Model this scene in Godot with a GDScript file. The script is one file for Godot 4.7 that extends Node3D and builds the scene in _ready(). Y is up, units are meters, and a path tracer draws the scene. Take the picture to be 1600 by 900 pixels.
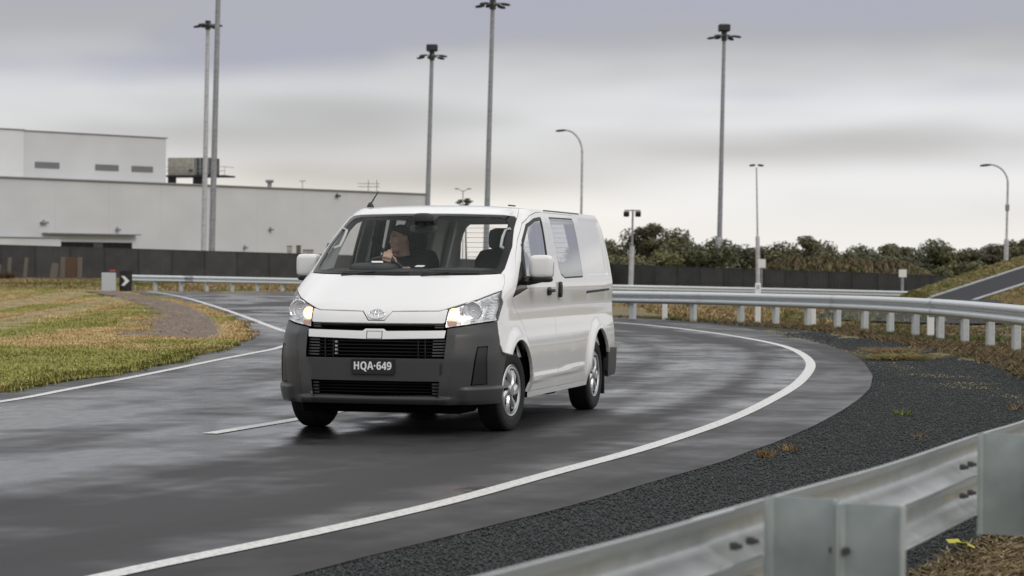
extends Node3D
# A white van coming round a wet bend on a test road, grey overcast.

class Geo:
	# A bag of triangles. Faces are given counter-clockwise as seen from outside and stored clockwise.
	var v := PackedVector3Array()
	var n := PackedVector3Array()
	var u := PackedVector2Array()
	var c := PackedColorArray()
	var tint := Color(1, 1, 1)
	var coloured := false

	func tn(a: Vector3, b: Vector3, d: Vector3, na: Vector3, nb: Vector3, nd: Vector3, ua := Vector2.ZERO, ub := Vector2.ZERO, ud := Vector2.ZERO) -> void:
		var s := (b - a).cross(d - a)
		if s.length_squared() < 1e-16:
			return
		if s.dot(na + nb + nd) > 0.0:
			v.push_back(a); v.push_back(d); v.push_back(b)
			n.push_back(na); n.push_back(nd); n.push_back(nb)
			u.push_back(ua); u.push_back(ud); u.push_back(ub)
		else:
			v.push_back(a); v.push_back(b); v.push_back(d)
			n.push_back(na); n.push_back(nb); n.push_back(nd)
			u.push_back(ua); u.push_back(ub); u.push_back(ud)
		if coloured:
			c.push_back(tint); c.push_back(tint); c.push_back(tint)

	func tri(a: Vector3, b: Vector3, d: Vector3) -> void:
		var s := (b - a).cross(d - a).normalized()
		tn(a, b, d, s, s, s)

	func quad(a: Vector3, b: Vector3, d: Vector3, e: Vector3) -> void:
		var s := (d - a).cross(e - b).normalized()
		tn(a, b, d, s, s, s, Vector2(0, 0), Vector2(1, 0), Vector2(1, 1))
		tn(a, d, e, s, s, s, Vector2(0, 0), Vector2(1, 1), Vector2(0, 1))

	func quadn(a: Vector3, b: Vector3, d: Vector3, e: Vector3, na: Vector3, nb: Vector3, nd: Vector3, ne: Vector3) -> void:
		tn(a, b, d, na, nb, nd)
		tn(a, d, e, na, nd, ne)

	func box(t: Transform3D, size: Vector3, bev := 0.0) -> void:
		var h := size / 2.0
		var b := minf(bev, minf(h.x, minf(h.y, h.z)) * 0.9)
		for ax in 3:
			for s in [-1.0, 1.0]:
				var e1 := (ax + 1) % 3
				var e2 := (ax + 2) % 3
				var q := []
				for k in [[-1, -1], [1, -1], [1, 1], [-1, 1]]:
					var p := Vector3()
					p[ax] = s * h[ax]
					p[e1] = k[0] * (h[e1] - b)
					p[e2] = k[1] * (h[e2] - b)
					q.append(t * p)
				if s > 0:
					quad(q[0], q[1], q[2], q[3])
				else:
					quad(q[3], q[2], q[1], q[0])
		if b <= 0.0:
			return
		var mid := t.origin
		for ax in 3:
			var e1 := (ax + 1) % 3
			var e2 := (ax + 2) % 3
			for s in [-1.0, 1.0]:
				for r in [-1.0, 1.0]:
					var q := []
					for k in [[-1, 0], [1, 0], [1, 1], [-1, 1]]:
						var p := Vector3()
						p[ax] = k[0] * (h[ax] - b)
						p[e1] = s * (h[e1] - (b if k[1] == 1 else 0.0))
						p[e2] = r * (h[e2] - (b if k[1] == 0 else 0.0))
						q.append(t * p)
					var o: Vector3 = (q[0] + q[2]) / 2.0 - mid
					if (q[2] - q[0]).cross(q[3] - q[1]).dot(o) > 0:
						quad(q[0], q[1], q[2], q[3])
					else:
						quad(q[3], q[2], q[1], q[0])
		for s in [-1.0, 1.0]:
			for r in [-1.0, 1.0]:
				for w in [-1.0, 1.0]:
					var a := t * Vector3(s * h.x, r * (h.y - b), w * (h.z - b))
					var d := t * Vector3(s * (h.x - b), r * h.y, w * (h.z - b))
					var e := t * Vector3(s * (h.x - b), r * (h.y - b), w * h.z)
					if (d - a).cross(e - a).dot(a + d + e - mid * 3.0) > 0:
						tri(a, d, e)
					else:
						tri(a, e, d)

	func bx(at: Vector3, size: Vector3, bev := 0.0, turn := 0.0) -> void:
		box(Transform3D(Basis(Vector3.UP, turn), at), size, bev)

	# a bar between two points: rectangular section, w across and h up
	func bar(a: Vector3, b: Vector3, w: float, h: float, bev := 0.0, up := Vector3.UP) -> void:
		var z := (b - a).normalized()
		var x := up.cross(z).normalized()
		box(Transform3D(Basis(x, z.cross(x), z), (a + b) / 2.0), Vector3(w, h, a.distance_to(b)), bev)

	func tube(pts: Array, radii: Array, sides := 8, caps := true, closed := false) -> void:
		var m := pts.size()
		var x := Vector3.ZERO
		var rings := []
		for i in m:
			var p: Vector3 = pts[i]
			var before: Vector3 = pts[(i - 1 + m) % m] if closed or i > 0 else p
			var after: Vector3 = pts[(i + 1) % m] if closed or i < m - 1 else p
			var z := (after - before).normalized()
			if x == Vector3.ZERO:
				x = (Vector3.UP if absf(z.y) < 0.9 else Vector3.RIGHT).cross(z).normalized()
			x = (x - z * x.dot(z)).normalized()
			var y := z.cross(x)
			var r: float = radii[mini(i, radii.size() - 1)]
			var ring := []
			for k in sides:
				var d := x * cos(TAU * k / sides) + y * sin(TAU * k / sides)
				ring.append([p + d * r, d])
			rings.append([ring, p, z])
		for i in (m if closed else m - 1):
			var a: Array = rings[i][0]
			var b: Array = rings[(i + 1) % m][0]
			for k in sides:
				var l := (k + 1) % sides
				quadn(a[k][0], a[l][0], b[l][0], b[k][0], a[k][1], a[l][1], b[l][1], b[k][1])
		if caps and not closed:
			for e in [0, m - 1]:
				var ring: Array = rings[e][0]
				var o: Vector3 = rings[e][2] * (-1.0 if e == 0 else 1.0)
				for k in range(1, sides - 1):
					tn(ring[0][0], ring[k][0], ring[k + 1][0], o, o, o)

	# profile: (radius, along) pairs spun round the local x axis
	func lathe(t: Transform3D, prof: Array, sides := 32) -> void:
		for i in prof.size() - 1:
			var a: Vector2 = prof[i]
			var b: Vector2 = prof[i + 1]
			var d := (b - a).normalized()
			var nn := Vector2(d.y, -d.x)
			for k in sides:
				var q := []
				for e in [k, k + 1]:
					var w: float = TAU * e / sides
					q.append([cos(w), sin(w)])
				var f := func(p: Vector2, e: int) -> Vector3: return t * Vector3(p.y, p.x * q[e][0], p.x * q[e][1])
				var g := func(e: int) -> Vector3: return (t.basis * Vector3(nn.y, nn.x * q[e][0], nn.x * q[e][1])).normalized()
				var n0: Vector3 = g.call(0)
				var n1: Vector3 = g.call(1)
				quadn(f.call(a, 0), f.call(a, 1), f.call(b, 1), f.call(b, 0), n0, n1, n1, n0)

	# a rounded block: exponent 2 is an ellipsoid, higher is boxier
	func pillow(t: Transform3D, size: Vector3, e := 4.0, seg := 16) -> void:
		var f := func(i: int, j: int) -> Vector3:
			var a := TAU * i / (seg * 2)
			var b := PI * (float(j) / seg - 0.5)
			var d := Vector3(cos(b) * cos(a), sin(b), cos(b) * sin(a))
			var k := pow(pow(absf(d.x), e) + pow(absf(d.y), e) + pow(absf(d.z), e), -1.0 / e)
			return d * k
		var g := func(p: Vector3) -> Vector3:
			var q := Vector3(signf(p.x) * pow(absf(p.x), e - 1.0) / size.x, signf(p.y) * pow(absf(p.y), e - 1.0) / size.y, signf(p.z) * pow(absf(p.z), e - 1.0) / size.z)
			return (t.basis * q).normalized()
		for i in seg * 2:
			for j in seg:
				var p := [f.call(i, j), f.call(i + 1, j), f.call(i + 1, j + 1), f.call(i, j + 1)]
				var w = p.map(func(x: Vector3) -> Vector3: return t * (x * size / 2.0))
				var m := p.map(g)
				quadn(w[0], w[1], w[2], w[3], m[0], m[1], m[2], m[3])

	func prism(t: Transform3D, poly: PackedVector2Array, depth: float) -> void:
		var k := Geometry2D.triangulate_polygon(poly)
		var nz := t.basis.z.normalized()
		for i in range(0, k.size(), 3):
			var q := []
			for j in 3:
				q.append(Vector3(poly[k[i + j]].x, poly[k[i + j]].y, 0))
			var up := Vector3(0, 0, depth)
			tn(t * (q[0] + up), t * (q[1] + up), t * (q[2] + up), nz, nz, nz)
			tn(t * q[0], t * q[1], t * q[2], -nz, -nz, -nz)
		var turn := 1.0 if not Geometry2D.is_polygon_clockwise(poly) else -1.0
		for i in poly.size():
			var a := poly[i]
			var b := poly[(i + 1) % poly.size()]
			var o2 := Vector2(b.y - a.y, a.x - b.x).normalized() * turn
			var o := (t.basis * Vector3(o2.x, o2.y, 0)).normalized()
			quadn(t * Vector3(a.x, a.y, 0), t * Vector3(b.x, b.y, 0), t * Vector3(b.x, b.y, depth), t * Vector3(a.x, a.y, depth), o, o, o, o)

	func mesh() -> ArrayMesh:
		var arr := []
		arr.resize(Mesh.ARRAY_MAX)
		arr[Mesh.ARRAY_VERTEX] = v
		arr[Mesh.ARRAY_NORMAL] = n
		arr[Mesh.ARRAY_TEX_UV] = u
		if coloured:
			arr[Mesh.ARRAY_COLOR] = c
		var m := ArrayMesh.new()
		m.add_surface_from_arrays(Mesh.PRIMITIVE_TRIANGLES, arr)
		return m

var taken := {}
var M := {}
var rng := RandomNumberGenerator.new()

func numbered(called: String) -> String:
	var k: int = taken.get(called, 0)
	taken[called] = k + 1
	return called if k == 0 else "%s_%03d" % [called, k]

func obj(called: String, g: Geo, m: Material, parent: Node3D = null) -> MeshInstance3D:
	return put(called, g.mesh(), m, parent)

func put(called: String, mesh: Mesh, m: Material, parent: Node3D = null) -> MeshInstance3D:
	var o := MeshInstance3D.new()
	o.mesh = mesh
	o.material_override = m
	o.name = called if parent else numbered(called)
	(parent if parent else self).add_child(o, true)
	return o

func tag(o: Node, label: String, category := "", group := "", kind := "") -> Node:
	if label: o.set_meta("label", label)
	if category: o.set_meta("category", category)
	if group: o.set_meta("group", group)
	if kind: o.set_meta("kind", kind)
	return o

func thing(called: String, label: String, category: String, at := Vector3.ZERO, turn := 0.0, group := "") -> Node3D:
	var o := Node3D.new()
	o.name = numbered(called)
	add_child(o)
	o.position = at
	o.rotation.y = turn
	tag(o, label, category, group)
	return o

func struct(called: String, g: Geo, m: Material, label := "") -> MeshInstance3D:
	var o := obj(called, g, m)
	tag(o, label, "", "", "structure")
	return o

func scatter(called: String, mesh: Mesh, m: Material, places: Array, colours: Array, parent: Node3D = null) -> MultiMeshInstance3D:
	var mm := MultiMesh.new()
	mm.transform_format = MultiMesh.TRANSFORM_3D
	mm.use_colors = true
	mm.mesh = mesh
	mm.instance_count = places.size()
	for i in places.size():
		mm.set_instance_transform(i, places[i])
		mm.set_instance_color(i, colours[i])
	var o := MultiMeshInstance3D.new()
	o.multimesh = mm
	o.material_override = m
	o.name = called if parent else numbered(called)
	(parent if parent else self).add_child(o, true)
	o.set_meta("kind", "stuff")
	return o

# ---- materials -------------------------------------------------------------------------------
func noise_tex(freq: float, kind: int, ramp: Array, size := 512, octaves := 4, as_normal := 0.0, seed_ := 1) -> NoiseTexture2D:
	var f := FastNoiseLite.new()
	f.noise_type = kind
	f.frequency = freq
	f.fractal_octaves = octaves
	f.seed = seed_
	var t := NoiseTexture2D.new()
	t.width = size
	t.height = size
	t.seamless = true
	t.generate_mipmaps = false
	t.noise = f
	if as_normal > 0.0:
		t.as_normal_map = true
		t.bump_strength = as_normal
	elif ramp:
		var g := Gradient.new()
		g.offsets = PackedFloat32Array(ramp.map(func(r: Array) -> float: return r[0]))
		g.colors = PackedColorArray(ramp.map(func(r: Array) -> Color: return (r[1] as Color).linear_to_srgb() if r[1] is Color else Color(r[1], r[1], r[1])))
		t.color_ramp = g
	return t

func mat(called: String, c: Color, rough: float, metal := 0.0, spec := 0.5) -> StandardMaterial3D:
	var m := StandardMaterial3D.new()
	m.resource_name = called
	m.albedo_color = c.linear_to_srgb()
	m.roughness = rough
	m.metallic = metal
	m.metallic_specular = spec
	M[called] = m
	return m

func grain(m: StandardMaterial3D, scale: float, albedo: Texture2D, rough: Texture2D = null, bump: Texture2D = null, depth := 1.0, world := false) -> StandardMaterial3D:
	m.uv1_triplanar = true
	m.uv1_world_triplanar = world
	m.uv1_scale = Vector3.ONE * scale
	if albedo:
		m.albedo_texture = albedo
	if rough:
		m.roughness_texture = rough
		m.roughness_texture_channel = BaseMaterial3D.TEXTURE_CHANNEL_RED
		m.roughness = 1.0
	if bump:
		m.heightmap_enabled = true
		m.heightmap_texture = bump
		m.heightmap_scale = depth
	return m

func glass(called: String, c: Color, alpha: float) -> StandardMaterial3D:
	var m := mat(called, c, 0.0)
	m.transparency = BaseMaterial3D.TRANSPARENCY_ALPHA
	m.albedo_color.a = alpha
	return m

func make_materials() -> void:
	var S := FastNoiseLite.TYPE_SIMPLEX_SMOOTH
	var C := FastNoiseLite.TYPE_CELLULAR
	var soft := noise_tex(0.012, S, [[0.0, 0.80], [1.0, 1.0]], 512, 5)
	var fine := noise_tex(0.06, S, [[0.0, 0.0], [1.0, 1.0]], 512, 4)
	var paint := mat("white_paint", Color(0.80, 0.80, 0.795), 0.3)
	paint.clearcoat_enabled = true
	paint.clearcoat = 1.0
	paint.clearcoat_roughness = 0.03
	grain(mat("grey_plastic", Color(0.045, 0.045, 0.0455), 0.40), 60.0, null, null, fine, 0.02)
	mat("black_plastic", Color(0.012, 0.012, 0.013), 0.45)
	mat("gloss_black", Color(0.006, 0.006, 0.007), 0.12, 0.0, 0.28)
	mat("rubber_seal", Color(0.008, 0.008, 0.008), 0.5)
	grain(mat("tyre_rubber", Color(0.018, 0.018, 0.018), 0.75), 8.0, noise_tex(0.03, S, [[0.0, 0.5], [1.0, 1.0]], 256), null, fine, 0.05)
	mat("underbody", Color(0.004, 0.004, 0.004), 0.9, 0.0, 0.2)
	mat("wheel_silver", Color(0.62, 0.63, 0.64), 0.28, 0.85)
	mat("wheel_dark", Color(0.03, 0.03, 0.03), 0.5, 0.4)
	mat("chrome", Color(0.85, 0.86, 0.87), 0.06, 1.0)
	grain(mat("reflector", Color(0.86, 0.87, 0.89), 0.16, 0.75), 14.0, null, null, noise_tex(0.05, C, [], 256, 1), 0.25)
	mat("lamp_white", Color(0.7, 0.7, 0.7), 0.2)
	var amber := mat("amber_lens", Color(0.74, 0.46, 0.36), 0.12)
	amber.backlight_enabled = true
	amber.backlight = Color(0.5, 0.5, 0.5)
	var bulb := mat("lit_bulb", Color(0.9, 0.7, 0.5), 0.3)
	bulb.emission_enabled = true
	bulb.emission = Color(1.0, 0.80, 0.60)
	bulb.emission_energy_multiplier = 2.6
	mat("tail_lens", Color(0.35, 0.01, 0.01), 0.1)
	glass("lens_glass", Color(0.8, 0.85, 0.9), 0.06)
	glass("windscreen_glass", Color(0.05, 0.10, 0.08), 0.045)
	M.windscreen_glass.metallic_specular = 0.24
	glass("side_glass", Color(0.03, 0.045, 0.04), 0.08)
	M.side_glass.metallic_specular = 0.3
	glass("tinted_glass", Color(0.02, 0.035, 0.03), 0.40)
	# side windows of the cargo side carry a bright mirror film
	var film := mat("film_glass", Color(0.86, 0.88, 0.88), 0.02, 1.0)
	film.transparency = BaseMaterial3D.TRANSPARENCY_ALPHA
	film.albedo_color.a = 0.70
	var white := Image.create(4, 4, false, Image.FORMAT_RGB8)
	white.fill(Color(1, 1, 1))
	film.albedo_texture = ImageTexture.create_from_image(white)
	mat("plate_black", Color(0.012, 0.012, 0.012), 0.3)
	mat("plate_white", Color(0.85, 0.85, 0.85), 0.4)
	mat("trim_light", Color(0.50, 0.53, 0.52), 0.7)
	mat("trim_mid", Color(0.09, 0.094, 0.09), 0.8)
	mat("trim_dark", Color(0.035, 0.038, 0.04), 0.7)
	mat("liner_white", Color(0.74, 0.75, 0.73), 0.5)
	grain(mat("seat_fabric", Color(0.014, 0.014, 0.015), 0.9), 30.0, null, null, fine, 0.05)
	mat("paper", Color(0.85, 0.85, 0.82), 0.8)
	grain(mat("skin", Color(0.50, 0.33, 0.255), 0.5), 20.0, noise_tex(0.03, S, [[0.0, Color(0.85, 0.8, 0.8)], [1.0, Color(1, 1, 1)]], 128))
	M.skin.subsurf_scatter_enabled = true
	M.skin.subsurf_scatter_strength = 0.1
	grain(mat("hair", Color(0.035, 0.022, 0.014), 0.6), 40.0, null, null, fine, 0.15)
	grain(mat("dark_cloth", Color(0.012, 0.013, 0.016), 0.9), 25.0, null, null, fine, 0.1)
	mat("eye_dark", Color(0.02, 0.015, 0.012), 0.2)
	mat("eye_white", Color(0.6, 0.58, 0.55), 0.3)
	mat("lip", Color(0.36, 0.15, 0.12), 0.5)
	# galvanised steel: spangle, dull streaks
	var zinc := noise_tex(0.02, C, [[0.0, Color(0.80, 0.83, 0.84)], [1.0, Color(1, 1, 1)]], 512, 2, 0.0, 5)
	var zinc_rough := noise_tex(0.010, S, [[0.0, 0.26], [1.0, 0.50]], 512, 5, 0.0, 6)
	grain(mat("galvanised", Color(0.66, 0.68, 0.69), 0.4, 0.45), 1.3, zinc, zinc_rough)
	grain(mat("galvanised_near", Color(0.62, 0.635, 0.64), 0.4, 0.80), 1.3, zinc, zinc_rough)
	var zinc2 := noise_tex(0.008, S, [[0.0, Color(0.64, 0.69, 0.69)], [0.45, Color(0.85, 0.89, 0.89)], [0.7, Color(.95, .98, .97)], [1.0, Color(1, 1, 1)]], 512, 5, 0.0, 9)
	grain(mat("galvanised_dull", Color(0.43, 0.46, 0.46), 0.6, 0.25), 1.1, zinc2, noise_tex(0.02, S, [[0.0, 0.42], [1.0, 0.7]], 512, 4, 0.0, 10))
	mat("bolt_dark", Color(0.10, 0.10, 0.10), 0.5, 0.6)
	grain(mat("pole_grey", Color(0.38, 0.39, 0.42), 0.55, 0.3), 0.4, soft)
	grain(mat("pole_pale", Color(0.60, 0.61, 0.63), 0.55, 0.2), 0.4, soft)
	mat("lamp_dark", Color(0.025, 0.025, 0.027), 0.5)
	grain(mat("fence_steel", Color(0.048, 0.049, 0.048), 0.6), 0.25, noise_tex(0.01, S, [[0.0, 0.72], [1.0, 1.0]], 256, 4))
	grain(mat("fence_steel_pale", Color(0.059, 0.060, 0.059), 0.6), 0.25, noise_tex(0.01, S, [[0.0, 0.72], [1.0, 1.0]], 256, 4))
	grain(mat("white_cladding", Color(0.62, 0.63, 0.64), 0.55), 0.05, noise_tex(0.01, S, [[0.0, 0.93], [1.0, 1.0]], 256, 4))
	grain(mat("pale_cladding", Color(0.72, 0.73, 0.73), 0.55), 0.05, noise_tex(0.01, S, [[0.0, 0.93], [1.0, 1.0]], 256, 4))
	mat("trim_grey", Color(0.25, 0.25, 0.26), 0.6)
	mat("vent_grey", Color(0.20, 0.20, 0.205), 0.7)
	mat("window_dark", Color(0.010, 0.011, 0.012), 0.35, 0.0, 0.3)
	grain(mat("plant_beige", Color(0.47, 0.45, 0.38), 0.7), 0.3, soft)
	mat("plant_dark", Color(0.06, 0.06, 0.058), 0.7)
	mat("steel_dark", Color(0.03, 0.03, 0.03), 0.6, 0.3)
	grain(mat("old_timber", Color(0.17, 0.145, 0.12), 0.9), 1.5, soft)
	grain(mat("rusty_timber", Color(0.13, 0.075, 0.045), 0.9), 1.5, soft)
	mat("white_post", Color(0.78, 0.78, 0.76), 0.5)
	mat("red_reflector", Color(0.35, 0.05, 0.05), 0.3)
	mat("sign_white", Color(0.72, 0.72, 0.72), 0.5)
	mat("sign_black", Color(0.008, 0.008, 0.008), 0.5)
	mat("sign_grey", Color(0.46, 0.49, 0.52), 0.5)
	var line := mat("line_paint", Color(0.72, 0.715, 0.69), 0.42)
	grain(line, 0.8, noise_tex(0.05, S, [[0.0, 0.62], [0.33, 0.88], [0.55, 0.98], [1.0, 1.0]], 512, 5, 0.0, 21), null, fine, 0.1, true)
	var leaf := mat("foliage", Color(1, 1, 1), 0.6)
	leaf.vertex_color_use_as_albedo = true
	leaf.backlight_enabled = true
	leaf.backlight = Color(0.25, 0.3, 0.15)
	grain(mat("bark", Color(0.11, 0.09, 0.075), 0.9), 1.0, soft)
	var blade := mat("blade", Color(1, 1, 1), 0.7)
	blade.vertex_color_use_as_albedo = true
	blade.backlight_enabled = true
	blade.backlight = Color(0.3, 0.3, 0.2)
	var stone := mat("stone", Color(1, 1, 1), 0.55)
	stone.vertex_color_use_as_albedo = true
	# earth and dry grass: world-mapped, two scales
	var earth := mat("dry_earth", Color(1, 1, 1), 0.95)
	grain(earth, 0.035, noise_tex(0.02, S, [[0.0, Color(0.10, 0.065, 0.035)], [0.38, Color(0.17, 0.12, 0.06)], [0.55, Color(0.13, 0.125, 0.045)], [0.75, Color(0.20, 0.145, 0.075)], [1.0, Color(0.11, 0.10, 0.04)]], 1024, 6, 0.0, 31), null, noise_tex(0.09, S, [], 512, 4, 0.0, 32), 4.0, true)
	var lawn := mat("island_soil", Color(1, 1, 1), 0.95)
	grain(lawn, 0.06, noise_tex(0.015, S, [[0.0, Color(0.12, 0.13, 0.035)], [0.35, Color(0.20, 0.18, 0.06)], [0.52, Color(0.30, 0.225, 0.11)], [0.72, Color(0.34, 0.235, 0.12)], [1.0, Color(0.16, 0.16, 0.05)]], 1024, 6, 0.0, 33), null, noise_tex(0.09, S, [], 512, 4, 0.0, 34), 3.0, true)
	grain(mat("grit", Color(1, 1, 1), 0.9), .5, noise_tex(0.05, S, [[0.0, Color(0.10, 0.075, 0.06)], [0.5, Color(0.17, 0.13, 0.105)], [1.0, Color(0.24, 0.185, 0.14)]], 512, 5, 0.0, 51), null, noise_tex(0.10, C, [], 512, 2, 0.0, 52), 2.0, true)
	var grit := mat("gravel_bed", Color(1, 1, 1), 0.8)
	grain(grit, 1.2, noise_tex(0.10, C, [[0.0, Color(0.012, 0.016, 0.016)], [0.5, Color(0.022, 0.029, 0.028)], [1.0, Color(0.04, 0.048, 0.046)]], 1024, 3, 0.0, 41), null, noise_tex(0.10, C, [], 1024, 2, 0.0, 41), 1.5, true)

# ---- the van's skin --------------------------------------------------------------------------
# Local axes of the van: x to its left, y up, z forward from the front axle. Its plan outline at every
# height is a superellipse in front, straight sides that taper a little, and a rounded tail.
const NN := 3.3
var lut := {}
var van_centre := Vector3(0, 1.0, -1.6)

func table(called: String, pts: Array) -> void:
	var m := []
	var d := []
	for i in pts.size() - 1:
		d.append((pts[i + 1][1] - pts[i][1]) / (pts[i + 1][0] - pts[i][0]))
	for i in pts.size():
		if i == 0: m.append(d[0])
		elif i == pts.size() - 1: m.append(d[-1])
		elif d[i - 1] * d[i] <= 0: m.append(0.0)
		else:
			var h0: float = pts[i][0] - pts[i - 1][0]
			var h1: float = pts[i + 1][0] - pts[i][0]
			var w1 := 2 * h1 + h0
			var w2 := h1 + 2 * h0
			m.append((w1 + w2) / (w1 / d[i - 1] + w2 / d[i]))
	var out := PackedFloat32Array()
	var k := 0
	for s in 481:
		var y := 0.1 + s * 0.004
		var q := clampf(y, pts[0][0], pts[-1][0])
		while k < pts.size() - 2 and q > pts[k + 1][0]:
			k += 1
		var h: float = pts[k + 1][0] - pts[k][0]
		var t: float = (q - pts[k][0]) / h
		var a := 2 * t * t * t - 3 * t * t + 1
		out.append(a * pts[k][1] + (t * t * t - 2 * t * t + t) * h * m[k] + (1 - a) * pts[k + 1][1] + (t * t * t - t * t) * h * m[k + 1])
	lut[called] = out

func look(tab: PackedFloat32Array, y: float) -> float:
	var s := clampf((y - 0.1) / 0.004, 0.0, 479.99)
	var i := int(s)
	return lerpf(tab[i], tab[i + 1], s - i)

var T_nose: PackedFloat32Array
var T_deep: PackedFloat32Array
var T_half: PackedFloat32Array
var T_tail: PackedFloat32Array

func van_tables() -> void:
	table("nose", [[.18, .86], [.24, .90], [.30, .945], [.45, .965], [.62, .965], [.80, .94], [.93, .905], [1.0, .875], [1.06, .825], [1.12, .73], [1.2, .585], [1.3, .40], [1.355, .29], [1.6, -.10], [1.84, -.53], [1.9, -.67], [1.97, -.9]])
	table("deep", [[.2, .74], [.6, .76], [.95, .88], [1.05, .86], [1.2, .70], [1.355, .72], [1.6, .66], [1.84, .58], [1.97, .5]])
	table("half", [[.18, .93], [.26, .958], [.4, .978], [.6, .984], [.8, .975], [.95, .957], [1.05, .955], [1.22, .966], [1.3, .957], [1.5, .925], [1.7, .885], [1.84, .848], [1.9, .818], [1.97, .77]])
	table("tail", [[.2, -4.27], [.6, -4.29], [1.0, -4.27], [1.5, -4.19], [1.8, -4.1], [1.9, -4.05], [1.97, -4.0]])
	T_nose = lut.nose
	T_deep = lut.deep
	T_half = lut.half
	T_tail = lut.tail

func half_at(X: float, y: float) -> float:
	var s := clampf((-2.0 - X) / 2.2, 0.0, 1.0)
	var w := look(T_half, y) * (1.0 - 0.045 * s * s)
	var d := look(T_deep, y)
	var xe := look(T_nose, y) - d
	if X > xe:
		w *= pow(maxf(1.0 - pow(minf((X - xe) / d, 1.0), NN), 0.0), 1.0 / NN)
	xe = look(T_tail, y) + 0.22
	if X < xe:
		w *= pow(maxf(1.0 - pow(minf((xe - X) / 0.22, 1.0), 3.0), 0.0), 1.0 / 3.0)
	return w

func uz(z: float, y: float) -> float:       # chart u of a point z off the centre line
	var r := minf(absf(z) / look(T_half, y), 0.99999)
	return signf(z) * atan2(r, pow(1.0 - pow(r, NN), 1.0 / NN)) / (PI / 2)

func ux(X: float, y: float) -> float:       # chart u of a point X along the side, in the nose
	var c := clampf((X - look(T_nose, y) + look(T_deep, y)) / look(T_deep, y), 0.0, 0.99999)
	return atan2(pow(1.0 - pow(c, NN), 1.0 / NN), c) / (PI / 2)

func skin_u(u: float, y: float) -> Vector3:
	var a := absf(u) * PI / 2
	var s := sin(a)
	var c := maxf(cos(a), 0.0)
	var k := pow(pow(s, NN) + pow(c, NN), -1.0 / NN)
	var d := look(T_deep, y)
	return Vector3(signf(u) * look(T_half, y) * s * k, y, look(T_nose, y) - d + d * c * k)

func skin_side(X: float, y: float, s: float) -> Vector3:
	return Vector3(s * half_at(X, y), y, X)

func skin_tail(z: float, y: float) -> Vector3:
	var w := look(T_half, y) * 0.955
	var r := minf(absf(z) / w, 0.9999)
	return Vector3(z, y, look(T_tail, y) + 0.22 * (1.0 - pow(1.0 - pow(r, 3.0), 1.0 / 3.0)))

func skin_roof(z: float, X: float) -> Vector3:
	var y0 := 1.925
	var w := look(T_half, y0)
	var d := look(T_deep, y0)
	var xe := look(T_nose, y0) - d
	var r := absf(z) / half_at(clampf(X, -3.7, xe), y0)
	if X > xe:
		r = pow(pow(absf(z) / w, NN) + pow((X - xe) / d, NN), 1.0 / NN)
	elif X < -3.4:
		r = maxf(r, 0.0)
		r = pow(pow(r, NN) + pow((-3.4 - X) / 0.66, NN), 1.0 / NN)
	return Vector3(z, y0 + 0.036 * (1.0 - pow(minf(r, 1.0), 2.6)), X)

func fine_line(a: PackedVector2Array, most: float) -> PackedVector2Array:
	var out := PackedVector2Array()
	for i in a.size():
		var p := a[i]
		var q := a[(i + 1) % a.size()]
		var k := maxi(1, ceili(p.distance_to(q) / most))
		for j in k:
			out.append(p.lerp(q, float(j) / k))
	return out

func gap_of(p: Vector2, ring: PackedVector2Array) -> float:
	var best := 1e9
	for i in ring.size():
		best = minf(best, p.distance_squared_to(Geometry2D.get_closest_point_to_segment(p, ring[i], ring[(i + 1) % ring.size()])))
	return sqrt(best)

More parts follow.
